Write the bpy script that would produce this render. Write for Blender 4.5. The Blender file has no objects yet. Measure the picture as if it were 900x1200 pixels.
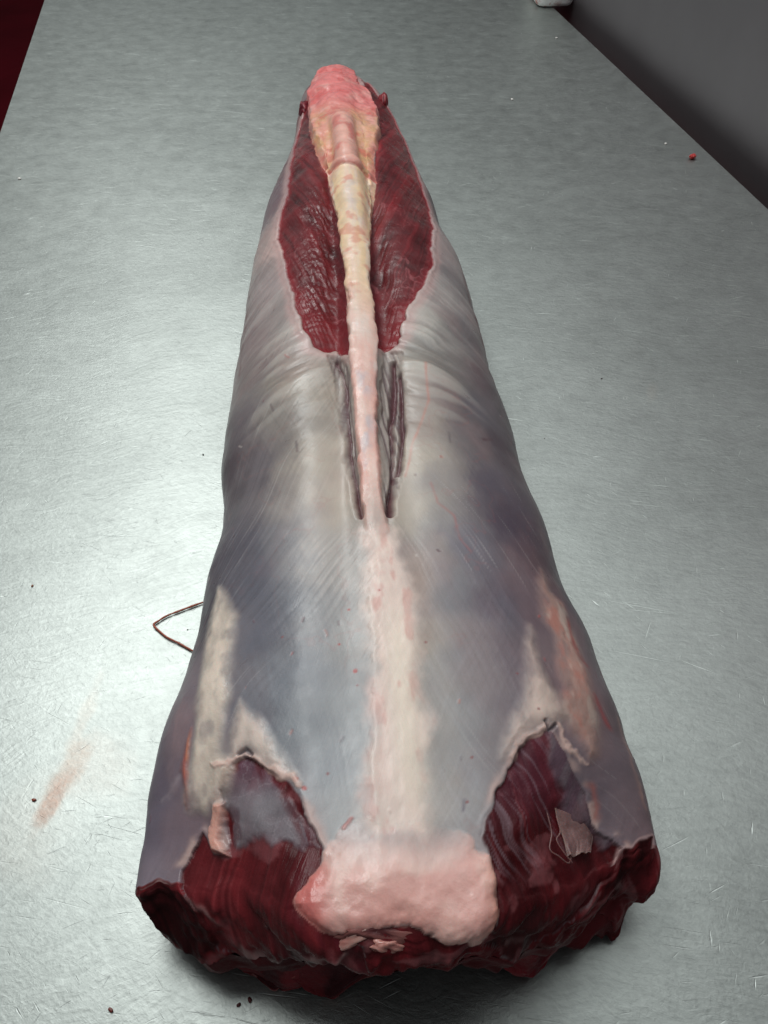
import bpy, bmesh, math, random
import numpy as np
from mathutils import Vector
random.seed(7); rng = np.random.default_rng(11)
sc = bpy.context.scene; C = sc.collection
# ---------------------------------------------------------------- camera, light, exposure
cam = bpy.data.objects.new('camera', bpy.data.cameras.new('camera')); C.objects.link(cam)
cam.location = (0, 0, .45); cam.rotation_euler = (math.radians(90-45.8), 0, 0)
cam.data.sensor_fit = 'VERTICAL'; cam.data.sensor_height = 36; cam.data.lens = 991/1200*36
cam.data.clip_start = .01; cam.data.clip_end = 50; sc.camera = cam
w = bpy.data.worlds.new('World'); sc.world = w; w.use_nodes = True
w.node_tree.nodes['Background'].inputs[0].default_value = (.92, .97, 1, 1)
w.node_tree.nodes['Background'].inputs[1].default_value = .135
def area_lamp(name, loc, size, power, col, rot=(0,0,0)):
    l = bpy.data.lights.new(name, 'AREA'); l.shape = 'RECTANGLE'; l.size, l.size_y = size; l.energy = power; l.color = col
    o = bpy.data.objects.new(name, l); C.objects.link(o); o.location = loc; o.rotation_euler = rot; return o
area_lamp('tube_lamp', (-.62, 1.60, 1.60), (.44, 2.4), 22, (.97, 1, .98), (0, 0, math.radians(6)))
area_lamp('ceiling_lamp', (.3, 1.8, 1.95), (3.0, 2.9), 41, (.95, 1, .99))
vs = sc.view_settings; vs.view_transform = 'Standard'; vs.look = 'None'; vs.exposure = 0; vs.gamma = 1; vs.use_curve_mapping = False
sc.render.engine = 'CYCLES'; sc.cycles.use_denoising = True; sc.cycles.max_bounces = 6; sc.cycles.sample_clamp_indirect = 4

# ---- body surface: one closed crescent tube along Y, rings (s) x arc (a)
CAM_H, PITCH, FPX = 0.45, math.radians(45.8), 991.0

OUT_L = [(0.1494, -0.1198), (0.1634, -0.1189), (0.1759, -0.1218), (0.198, -0.1202), (0.2219, -0.1194), (0.2531, -0.114), (0.2844, -0.1119), (0.3188, -0.11), (0.339, -0.1106), (0.3677, -0.1053), (0.4068, -0.1095), (0.4279, -0.1158), (0.4546, -0.1156), (0.498, -0.1171), (0.5403, -0.1175), (0.599, -0.1183), (0.6654, -0.1221), (0.725, -0.1225), (0.7943, -0.1225), (0.8592, -0.1183), (0.9535, -0.1069), (1.037, -0.1055), (1.1457, -0.1079), (1.1744, -0.0974), (1.1823, -0.0905), (1.2175, -0.0822)]
OUT_R = [(0.1634, 0.1353), (0.1738, 0.1332), (0.1935, 0.1334), (0.2121, 0.1274), (0.232, 0.1287), (0.2641, 0.1227), (0.2904, 0.1216), (0.3188, 0.1138), (0.3531, 0.1082), (0.3752, 0.1057), (0.4322, 0.0965), (0.488, 0.0928), (0.5403, 0.0855), (0.5867, 0.0845), (0.6446, 0.0797), (0.7095, 0.0743), (0.7769, 0.0587), (0.8399, 0.0529), (0.9099, 0.0404), (1.0, 0.0267), (1.0894, 0.0113), (1.1457, -0.0021), (1.1502, -0.0088), (1.1854, -0.0302), (1.1899, -0.0013), (1.2175, -0.0434)]
SPINE = [(0.1168, 0.0061), (0.151, 0.0061), (0.1991, 0.0047), (0.2467, 0.0021), (0.3157, -0.0038), (0.4023, -0.0108), (0.4735, -0.0147), (0.5712, -0.0204), (0.7107, -0.0287), (0.8164, -0.0356), (0.8992, -0.0426), (0.9946, -0.0525), (1.0761, -0.0607)]


def interp(tab, y):
    t = np.array(tab); return np.interp(y, t[:,0], t[:,1])
def smooth(x, lo, hi):
    k = np.clip((x-lo)/(hi-lo), 0, 1); return k*k*(3-2*k)

Y0, Y1 = 0.127, 1.190
H_TAB = [(.10,.088),(.16,.094),(.25,.098),(.40,.100),(.55,.098),(.75,.094),(.90,.088),(1.0,.082),(1.08,.078),(1.14,.070),(1.175,.060),(1.2,.050)]
RIDGE = [(.10,.000),(.28,.001),(.36,.003),(.50,.007),(.70,.011),(.90,.013),(.97,.004),(1.2,.002)]
RIDGE_W = [(.10,.024),(.30,.017),(.40,.013),(.65,.013),(1.0,.018),(1.2,.024)]
ZB = [(.1,.036),(.6,.036),(.9,.034),(1.05,.030),(1.2,.026)]
ARCH = [(.1,.060),(.3,.055),(1.0,.030),(1.2,.018)]

def smooth_tab(f, y, n=3, d=.012):
    return sum(f(y + d*k) for k in range(-n, n+1))/(2*n+1)

def section(y, xl, xr, xs, n_side):
    """top curve of one ring: returns x, z for a in [-1, 1] (n points) and half arcs"""
    h = smooth_tab(lambda q: interp(H_TAB, q), y); rg = interp(RIDGE, y); rw = interp(RIDGE_W, y); zb = interp(ZB, y)
    near = smooth(.11-(y-Y0), 0, .11)
    out = []
    for sgn, xe in ((-1, xl), (1, xr)):
        w = abs(xe-xs)
        th = np.linspace(0, 1, 400)
        ang = th*math.pi/2
        p = 2.25
        q = np.sin(ang)**(2/p); zz = np.cos(ang)**(2/2.05)
        x = w*q; z = zb+(h-zb)*zz
        z = z - near*.024*smooth(q, .28, .75)*zz
        fy = float(smooth(y, .25, .5)*smooth(-y, -1.02, -.85)); z = z + (.0015+.003*fy)*np.exp(-((q-.45)/.22)**2)*(1-near)*float(smooth(-y, -1.02, -.85)) - (.0010+.0035*fy)*np.exp(-((q-.16)/.10)**2)*float(smooth(-y, -1.02, -.85))
        z = z + rg*np.exp(-(x/rw)**4)
        k = np.linspace(0, 1, 60)[1:]
        xb = w*(1-.16*k**1.6); zl = zb*(1-k)+.002*k
        X = np.concatenate([x, xb]); Z = np.concatenate([z, zl])
        L = np.concatenate([[0], np.cumsum(np.hypot(np.diff(X), np.diff(Z)))])
        g = np.linspace(0, L[-1], n_side)
        out.append((xs+sgn*np.interp(g, L, X), np.interp(g, L, Z), L[-1]))
    (x1,z1,l1),(x2,z2,l2) = out
    return np.concatenate([x1[::-1], x2[1:]]), np.concatenate([z1[::-1], z2[1:]]), l1, l2

def build_grid(res=1.2, n_side=262, n_under=48, n_cap=46):
    # ring stations, denser towards the near end
    ys = [Y0]
    while ys[-1] < Y1:
        d = math.hypot(CAM_H-.09, ys[-1])
        ys.append(ys[-1] + .00125*d*res)
    ys = np.array(ys); n_s = len(ys)
    xl = smooth_tab(lambda q: interp(OUT_L, q), ys, 3, .004); xr = smooth_tab(lambda q: interp(OUT_R, q), ys, 3, .004); xs = smooth_tab(lambda q: interp(SPINE, q), ys, 3, .02)
    na = 2*n_side-1
    P = np.zeros((n_s, na+n_under, 3)); LA = np.zeros((n_s, 2))
    for i, y in enumerate(ys):
        x, z, l1, l2 = section(y, xl[i], xr[i], xs[i], n_side)
        P[i,:na,0] = x; P[i,:na,2] = z; LA[i] = l1, l2
        u = np.linspace(0, 1, n_under+2)[1:-1]
        P[i,na:,0] = x[-1]+(x[0]-x[-1])*u
        P[i,na:,2] = z[-1]+(z[0]-z[-1])*u + interp(ARCH, y)*np.sin(np.pi*u)**2.6
        P[i,:,1] = y
    # near end is cut convex in plan: its corners sit further back
    q = (P[:,:,0]-xs[:,None])/np.where(P[:,:,0] < xs[:,None], (xs-xl)[:,None], (xr-xs)[:,None])
    fall = np.exp(-((ys-Y0)/.07)**1.5)[:,None]
    P[:,:,1] += fall*np.interp(q, [-1.1,-.95,-.7,-.45,-.2,.2,.45,.7,.95,1.1], [.028,.025,.017,.003,-.004,-.004,.006,.024,.040,.045])
    # caps: rings shrink onto the middle line of the crescent
    def cap(R, sign, depth, n):
        top = R[:na]; und = R[na:]
        ui = np.linspace(0, n_under-1, na)[::-1]
        U = np.stack([np.interp(ui, np.arange(n_under), und[:,c]) for c in range(3)], 1)
        mid = (top*.45+U*.55)
        full_mid = np.concatenate([mid, np.stack([np.interp(np.linspace(0, na-1, n_under)[::-1], np.arange(na), mid[:,c]) for c in range(3)], 1)])
        rows = []
        for k in range(1, n+1):
            f = (k/n)**1.7
            e = f**1.15
            row = R*(1-e)+full_mid*e
            row[:,1] += sign*depth*math.sqrt(max(0, 1-(1-f)**2))
            rows.append(row)
        return np.array(rows)
    near = cap(P[0], -1, .014, n_cap)[::-1]; far = cap(P[-1], 1, .016, n_cap//2)
    G = np.concatenate([near, P, far])
    fk = (np.arange(n_cap+1)/n_cap)**1.7
    arc = np.concatenate([[0], np.cumsum(np.hypot(np.diff(.014*np.sqrt(1-(1-fk)**2)), np.diff(.024*fk**1.15)))])[1:]
    S = np.concatenate([Y0-arc[::-1], ys, ys[-1]+.0015*np.arange(1, n_cap//2+1)])
    LAf = np.concatenate([np.repeat(LA[:1], n_cap, 0), LA, np.repeat(LA[-1:], n_cap//2, 0)])
    A = np.linspace(-1, 1, na)
    return G, S, A, LAf, na

TR = {
  'spine': [(0.8043,-0.1533),(0.738,-0.1264),(0.6785,-0.0843),(0.6185,-0.0728),(0.5665,-0.0651),(0.5187,-0.0536),(0.4763,-0.046),(0.4397,-0.0421),(0.3975,-0.046),(0.3675,-0.046),(0.347,-0.0498),(0.3249,-0.0345),(0.3184,0.0038),(0.3256,0.046),(0.3463,0.0383),(0.3668,0.0307),(0.3975,0.0383),(0.4397,0.046),(0.479,0.0575),(0.534,0.0766),(0.5817,0.0766),(0.6358,0.0843),(0.7077,0.1341),(0.8017,0.1916)],
  'withers': [(1.1916,-0.1571),(1.1916,-0.0115),(1.1916,0.1341),(1.1845,0.2605),(1.0881,0.2682),(1.0525,0.3525),(0.9924,0.3563),(0.9234,0.3027),(0.8741,0.249),(0.842,0.2069),(0.7873,0.1877),(0.7912,-0.1571),(0.8149,-0.1571),(0.8517,-0.2184),(0.8898,-0.2529),(0.9475,-0.3027),(1.0164,-0.3372),(1.0812,-0.3372),(1.1389,-0.2529)],
  'mid': [(0.3278,-0.0345),(0.2901,-0.0383),(0.247,-0.0421),(0.2018,-0.0498),(0.1613,-0.069),(0.1613,0.069),(0.2018,0.0728),(0.2477,0.0881),(0.2908,0.0766),(0.3278,0.046)],
  'pad': [(0.1643,-0.0651),(0.1584,-0.1188),(0.1519,-0.1686),(0.1426,-0.1992),(0.1339,-0.2222),(0.127,-0.2261),(0.123,-0.1992),(0.119,-0.1839),(0.12,-0.1456),(0.1215,-0.0881),(0.122,-0.0345),(0.1215,0.023),(0.119,0.0805),(0.1151,0.1533),(0.1099,0.1916),(0.1179,0.2184),(0.1256,0.2299),(0.1356,0.2261),(0.1449,0.2107),(0.1531,0.1839),(0.1595,0.1494),(0.1631,0.1111),(0.1661,0.0728),(0.1643,0.0115)],
  'loin_l': [(1.0626,-0.2912),(1.0525,-0.3755),(1.018,-0.4291),(0.9877,-0.4674),(0.9264,-0.4674),(0.8698,-0.4444),(0.8257,-0.4291),(0.7847,-0.4138),(0.7604,-0.4368),(0.7294,-0.4559),(0.6947,-0.4444),(0.6557,-0.4023),(0.6217,-0.364),(0.5838,-0.3257),(0.5486,-0.2874),(0.5244,-0.2567),(0.5037,-0.2261),(0.4991,-0.1724),(0.5046,-0.1188),(0.489,-0.046),(0.5159,-0.0345),(0.5625,-0.0421),(0.6152,-0.0536),(0.6727,-0.0613),(0.727,-0.0881),(0.7821,-0.1303),(0.8544,-0.1839),(0.9014,-0.2299)],
  'loin_r': [(1.1901,0.3755),(1.1282,0.4023),(1.095,0.4828),(1.071,0.5632),(1.0294,0.5824),(0.983,0.5939),(0.9339,0.6015),(0.8798,0.5862),(0.8176,0.5594),(0.7821,0.5709),(0.7331,0.5019),(0.6831,0.4406),(0.6402,0.4023),(0.6067,0.3487),(0.5787,0.2912),(0.5605,0.2375),(0.5408,0.2146),(0.5196,0.1916),(0.5083,0.1494),(0.5009,0.069),(0.5292,0.0536),(0.5766,0.0536),(0.6282,0.0575),(0.6983,0.0996),(0.7847,0.1648),(0.8406,0.2146),(0.9028,0.2759),(1.0164,0.318)],
  'groove_l': [(0.4954,-0.1494),(0.4991,-0.0958),(0.4692,-0.0575),(0.4312,-0.0498),(0.3903,-0.0498),(0.3606,-0.046),(0.3366,-0.0421),(0.353,-0.0651),(0.3761,-0.0805),(0.4195,-0.0958),(0.4578,-0.1188)],
  'slit_l1': [(0.4935,-0.1149),(0.4648,-0.092),(0.4363,-0.0843),(0.3935,-0.0805),(0.3645,-0.0651),(0.3381,-0.046)],
  'slit_l2': [(0.4737,-0.0843),(0.4337,-0.0651),(0.3911,-0.0613),(0.3637,-0.0536)],
  'groove_r': [(0.5055,0.1111),(0.5,0.1724),(0.4457,0.1571),(0.4113,0.1379),(0.3839,0.1111),(0.3538,0.0728),(0.3322,0.046),(0.3396,0.0345),(0.3668,0.0383),(0.4056,0.046),(0.4526,0.069)],
  'slit_r1': [(0.4917,0.1379),(0.4622,0.1303),(0.4295,0.1073),(0.4031,0.0958),(0.3745,0.0805),(0.3403,0.0536)],
  'slit_r2': [(0.4746,0.1571),(0.4287,0.1418),(0.4031,0.1264),(0.3753,0.0958)],
  'rump_l': [(0.1847,-0.4483),(0.1895,-0.4138),(0.1914,-0.387),(0.1902,-0.3563),(0.1871,-0.3218),(0.1829,-0.2874),(0.1762,-0.2529),(0.1673,-0.2261),(0.1601,-0.2069),(0.1519,-0.1724),(0.1449,-0.1839),(0.1345,-0.2069),(0.1276,-0.2069),(0.121,-0.1686),(0.1195,-0.1111),(0.1163,-0.0843),(0.0961,-0.0996),(0.0961,-0.1839),(0.0961,-0.3563),(0.0961,-0.5364),(0.1,-0.5939),(0.1099,-0.5517),(0.1184,-0.5556),(0.122,-0.5785),(0.1256,-0.5862),(0.1333,-0.59),(0.1426,-0.567),(0.1519,-0.5287),(0.1437,-0.4904),(0.1431,-0.4521),(0.1513,-0.4483),(0.1619,-0.4598),(0.1744,-0.4636)],
  'film_l': [(0.1847,-0.4444),(0.1895,-0.387),(0.1859,-0.3218),(0.1756,-0.2759),(0.1637,-0.2337),(0.1519,-0.1762),(0.149,-0.2299),(0.1525,-0.2529),(0.1537,-0.2989),(0.1542,-0.341),(0.1507,-0.3908),(0.1466,-0.433),(0.1619,-0.4483),(0.1744,-0.4598)],
  'strip_l1': [(0.3083,-0.5632),(0.2978,-0.5211),(0.2777,-0.4751),(0.2562,-0.4598),(0.2334,-0.4406),(0.2137,-0.4406),(0.1957,-0.4483),(0.1847,-0.4291),(0.1762,-0.4444),(0.1684,-0.4674),(0.1631,-0.5211),(0.1643,-0.5556),(0.175,-0.5632),(0.1932,-0.5441),(0.2174,-0.5326),(0.2463,-0.5594),(0.2723,-0.59),(0.2936,-0.5862)],
  'strip_l2': [(0.2244,-0.3946),(0.2087,-0.4176),(0.1914,-0.4368),(0.1908,-0.41),(0.1957,-0.3755),(0.1908,-0.3448),(0.1859,-0.295),(0.178,-0.2375),(0.1895,-0.272),(0.2025,-0.3218),(0.2156,-0.3602)],
  'tail_l': [(0.1678,-0.4866),(0.1542,-0.5057),(0.1449,-0.4943),(0.1426,-0.4483),(0.1431,-0.4406),(0.1513,-0.4636),(0.1619,-0.4598),(0.1702,-0.4521)],
  'orange_l': [(0.213,-0.5594),(0.1969,-0.5785),(0.1871,-0.5862),(0.1774,-0.5709),(0.1661,-0.5632)],
  'blush_l': [(0.2353,-0.6284),(0.2149,-0.6513),(0.1902,-0.6475),(0.178,-0.6015),(0.1994,-0.5747),(0.2212,-0.5556)],
  'white_l': [(0.1829,-0.5977),(0.1756,-0.613),(0.1708,-0.6552)],
  'strip_r1': [(0.2662,0.4061),(0.2457,0.3716),(0.2238,0.3372),(0.2099,0.3027),(0.1987,0.2682),(0.1889,0.2529),(0.1938,0.2912),(0.2006,0.3295),(0.2056,0.3755),(0.2062,0.4138),(0.2124,0.4636),(0.2244,0.4444),(0.2366,0.4215),(0.2529,0.41)],
  'strip_r2': [(0.3013,0.4866),(0.3169,0.5364),(0.2999,0.5211),(0.2971,0.5632),(0.2805,0.567),(0.2575,0.5824),(0.2334,0.567),(0.2112,0.5709),(0.192,0.5556),(0.1889,0.5249),(0.1994,0.4943),(0.208,0.4674),(0.2162,0.4483),(0.2282,0.4713),(0.2509,0.4828),(0.2676,0.4789),(0.277,0.4559)],
  'red_r1': [(0.2832,0.5632),(0.2703,0.5556),(0.2575,0.567),(0.2529,0.5939)],
  'red_r2': [(0.2282,0.5785),(0.2193,0.5977),(0.2124,0.6169)],
  'rump_r': [(0.1548,0.1992),(0.1649,0.2222),(0.1738,0.249),(0.1835,0.272),(0.1914,0.295),(0.1987,0.3295),(0.2031,0.3716),(0.2037,0.4023),(0.1987,0.4253),(0.1932,0.4483),(0.1841,0.4713),(0.1696,0.5019),(0.1572,0.5211),(0.1466,0.5441),(0.1385,0.5939),(0.1293,0.6207),(0.1225,0.6092),(0.1174,0.5977),(0.1119,0.5441),(0.1053,0.4789),(0.0961,0.4023),(0.0971,0.3142),(0.1076,0.2069),(0.1195,0.2261),(0.1293,0.2184),(0.1397,0.2146)],
  'film_r': [(0.2031,0.3985),(0.1969,0.4521),(0.1847,0.4943),(0.1738,0.5211),(0.1537,0.5441),(0.1397,0.5824),(0.1472,0.5441),(0.1554,0.5019),(0.1607,0.4559),(0.1684,0.4368),(0.1823,0.4176),(0.1932,0.4023)],
  'fend_l': [(0.1235,-0.7241),(0.1251,-0.6437),(0.1225,-0.5785),(0.119,-0.5479),(0.1099,-0.5441),(0.1018,-0.5747),(0.0961,-0.7088),(0.1036,-0.7778),(0.1145,-0.7625)],
  'fend_r': [(0.1293,0.6207),(0.1299,0.6705),(0.1333,0.7433),(0.1235,0.7241),(0.1151,0.682),(0.1106,0.5785),(0.1168,0.5785)],
  'vein_r': [(0.4872,0.2644),(0.4569,0.2529),(0.4431,0.249),(0.4212,0.2107),(0.3975,0.1609),(0.3722,0.1188)],
  'vein_r2': [(0.3645,0.1992),(0.3485,0.2069),(0.3396,0.2529),(0.3227,0.2567),(0.314,0.2797)],
  'scar_r': [(0.4212,0.4483),(0.427,0.4981)],
  'scar_l': [(0.4056,-0.2759),(0.3959,-0.272)],
  'scar_l2': [(0.45,-0.3831),(0.4422,-0.3678)],
  'scar_r3': [(0.1708,0.1609),(0.1667,0.1571)],
  'scar_r2': [(0.4129,0.2989),(0.4031,0.295)],
  'glint_line': [(0.2784,-0.0307),(0.2372,-0.0383),(0.2018,-0.046),(0.1853,-0.0498),(0.1667,-0.046),(0.1496,-0.0383)],
  'spots': [(0.1756,-0.2222),(0.1798,-0.2452),(0.2347,-0.0881),(0.2509,-0.1226),(0.273,-0.0996),(0.2839,-0.0038),(0.1696,0.1686),(0.2143,0.3678),(0.234,0.3295),(0.1889,0.1877),(0.1835,-0.1648),(0.2523,0.1073),(0.2263,-0.0805),(0.2575,-0.295)],
  'orange_r': [(0.175,0.5211),(0.1667,0.5364),(0.156,0.5479)],
  'edge_rag_l': [(0.1684,-0.4674),(0.1762,-0.4483),(0.1847,-0.4215),(0.1908,-0.3946),(0.1932,-0.3716)],
  'glint': [(0.6959,-0.2605)],
  'nub_l': [(1.0459,-0.4176)],
  'nub_r': [(1.0898,0.5249)],
  'torn': [(0.159,0.4444),(0.1554,0.4789),(0.1443,0.5057),(0.1385,0.5134),(0.1397,0.4713),(0.1374,0.4483),(0.1455,0.4291)],
  'torn_loop': [(0.1631,0.3793),(0.1525,0.3908),(0.1449,0.3793),(0.1408,0.4023),(0.1362,0.4368),(0.1402,0.4521)],
  'torn_loop2': [(0.1607,0.4138),(0.1519,0.4176),(0.1484,0.4023),(0.1414,0.4215),(0.1356,0.4483)],
  'rim_r': [(0.2238,0.6782),(0.2006,0.6858),(0.178,0.705),(0.156,0.728)],
  'side_r': [(0.6739,0.6513),(0.6067,0.659),(0.5625,0.6973),(0.5196,0.6667)],
  'side_l': [(0.6457,-0.659),(0.5787,-0.6513),(0.5215,-0.6284)],
  'tf0': [(0.1643,0.41),(0.1601,0.4559),(0.1531,0.5019),(0.1449,0.5364)],
  'tf1': [(0.1566,0.4176),(0.1531,0.4598),(0.1466,0.4981),(0.1402,0.5287)],
  'tf2': [(0.1478,0.4291),(0.1449,0.4636),(0.142,0.4904),(0.1379,0.5134)],
  'tf3': [(0.1402,0.4368),(0.1374,0.4598),(0.1385,0.4828),(0.1374,0.5057)],
  'nick_l': [(0.1932,-0.4023),(0.1957,-0.3793),(0.1926,-0.364)],
  'nick_r': [(0.2087,0.387),(0.2037,0.3985),(0.2068,0.4215)],
  'rag_r': [(0.1926,0.2874),(0.1987,0.3218),(0.2025,0.3602),(0.208,0.3831)],
  'rag_r2': [(0.2074,0.433),(0.2,0.4521),(0.1932,0.4789),(0.1889,0.5211)],
  'rag_l': [(0.1841,-0.4559),(0.1895,-0.4291),(0.1914,-0.3985)],
  'rag_l2': [(0.192,-0.3716),(0.1889,-0.3257),(0.1829,-0.2797),(0.1762,-0.2414)],
  'fascia': [(0.1225,-0.5709),(0.1179,-0.5287),(0.1099,-0.5057),(0.0971,-0.4789),(0.0961,-0.3602)],
  'fascia2': [(0.1061,-0.295),(0.1027,-0.2337),(0.1099,-0.1379)],
  'fascia3': [(0.1027,0.318),(0.1053,0.3985),(0.1106,0.4866),(0.1174,0.5364)],
  'stub': [(0.1205,-0.0307)],
  'tag1': [(0.0961,-0.2107)],
  'tag2': [(0.1,0.3678)],
}
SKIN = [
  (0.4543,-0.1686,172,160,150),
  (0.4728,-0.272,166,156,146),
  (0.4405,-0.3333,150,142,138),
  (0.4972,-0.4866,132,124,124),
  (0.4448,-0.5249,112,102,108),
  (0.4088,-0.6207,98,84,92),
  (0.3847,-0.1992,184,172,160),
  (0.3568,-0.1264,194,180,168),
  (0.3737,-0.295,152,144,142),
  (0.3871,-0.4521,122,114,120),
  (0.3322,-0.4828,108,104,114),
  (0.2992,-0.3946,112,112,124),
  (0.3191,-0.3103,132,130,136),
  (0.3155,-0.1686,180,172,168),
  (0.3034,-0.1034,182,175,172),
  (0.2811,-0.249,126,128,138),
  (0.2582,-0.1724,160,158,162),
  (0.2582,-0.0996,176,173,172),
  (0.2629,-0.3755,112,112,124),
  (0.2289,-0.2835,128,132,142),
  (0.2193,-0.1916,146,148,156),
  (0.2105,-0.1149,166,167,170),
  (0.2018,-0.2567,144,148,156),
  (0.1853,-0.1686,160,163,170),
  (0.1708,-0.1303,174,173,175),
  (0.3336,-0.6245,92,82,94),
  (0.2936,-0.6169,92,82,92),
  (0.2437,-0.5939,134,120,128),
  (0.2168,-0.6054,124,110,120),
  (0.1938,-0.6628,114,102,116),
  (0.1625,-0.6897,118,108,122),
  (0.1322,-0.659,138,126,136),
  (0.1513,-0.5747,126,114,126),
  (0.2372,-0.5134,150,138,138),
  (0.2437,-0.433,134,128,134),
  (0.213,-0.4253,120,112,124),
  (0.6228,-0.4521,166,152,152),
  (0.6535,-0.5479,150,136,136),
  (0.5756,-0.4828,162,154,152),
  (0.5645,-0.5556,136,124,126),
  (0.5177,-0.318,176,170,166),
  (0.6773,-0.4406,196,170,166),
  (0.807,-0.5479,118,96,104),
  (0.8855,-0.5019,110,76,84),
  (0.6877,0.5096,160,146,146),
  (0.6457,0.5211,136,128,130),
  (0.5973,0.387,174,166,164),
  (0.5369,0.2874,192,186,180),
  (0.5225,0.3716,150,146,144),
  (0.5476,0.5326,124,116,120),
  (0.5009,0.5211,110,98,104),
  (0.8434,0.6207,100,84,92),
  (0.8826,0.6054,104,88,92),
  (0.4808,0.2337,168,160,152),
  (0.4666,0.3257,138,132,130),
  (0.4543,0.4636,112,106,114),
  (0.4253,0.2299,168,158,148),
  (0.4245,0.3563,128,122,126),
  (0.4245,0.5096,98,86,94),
  (0.3863,0.1571,182,170,158),
  (0.3706,0.2452,146,138,138),
  (0.3722,0.3985,106,98,110),
  (0.3433,0.1149,188,176,164),
  (0.3285,0.1839,152,146,144),
  (0.3176,0.2797,114,110,122),
  (0.3418,0.4559,90,78,92),
  (0.3212,0.5249,84,70,82),
  (0.2915,0.1073,176,164,158),
  (0.2798,0.1954,130,130,138),
  (0.2825,0.318,102,98,112),
  (0.2757,0.4176,96,86,98),
  (0.2483,0.1149,186,176,166),
  (0.2431,0.1916,138,136,142),
  (0.2437,0.3065,108,106,118),
  (0.2105,0.1073,172,165,162),
  (0.2099,0.1916,152,150,154),
  (0.2143,0.2835,124,122,132),
  (0.1786,0.1149,190,182,178),
  (0.1768,0.1954,158,156,162),
  (0.1926,0.2452,146,144,148),
  (0.2424,0.4291,118,110,118),
  (0.2457,0.4904,126,112,114),
  (0.2238,0.4904,112,98,108),
  (0.1994,0.5287,130,116,124),
  (0.2193,0.613,120,104,110),
  (0.1841,0.6054,124,110,118),
  (0.1684,0.5441,118,106,116),
  (0.1542,0.6552,142,124,130),
  (0.1466,0.7011,128,106,112),
  (0.1507,0.6092,130,116,124),
]
TB = {
  'string': [(-0.1149,0.3542),(-0.1226,0.3513),(-0.1342,0.3456),(-0.1436,0.3406),(-0.1484,0.3364),(-0.1506,0.3344),(-0.1509,0.3333),(-0.1501,0.3319),(-0.147,0.3289),(-0.1405,0.3234),(-0.1319,0.3187),(-0.1234,0.3135),(-0.1164,0.3102)],
  'red_scrap': [(0.3851,1.0536)],
  'crumb': [(-0.195,0.2134),(-0.2404,0.3668),(-0.1288,0.1096),(-0.0687,0.1118),(-0.0637,0.1139),(-0.2099,0.3024),(-0.215,0.2614),(-0.1377,0.2899),(-0.1283,0.3302),(-0.1708,0.225),(0.1907,0.6003),(-0.1437,0.501),(-0.1358,0.4744),(0.1301,0.5206),(-0.1354,0.1875)],
  'fleck': [(0.281,1.5144),(0.3622,1.0975),(0.1806,1.2488),(-0.4381,0.9958)],
  'stain': [(-0.1814,0.225),(-0.1852,0.2124),(-0.1762,0.2328),(-0.1806,0.2602),(-0.18,0.2899),(-0.1933,0.2074)],
  'edge_l': [(-0.613,1.7267),(-0.506,1.1355)],
  'edge_r': [(0.3125,1.6034),(0.4374,0.9189)],
  'tub': [(0.2655,1.706),(0.2732,1.6707),(0.3152,1.6707),(0.3326,1.706)],
  'scratch': [(-0.2065,0.6575),(-0.1902,0.5693),(-0.1856,0.5143)],
}
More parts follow.
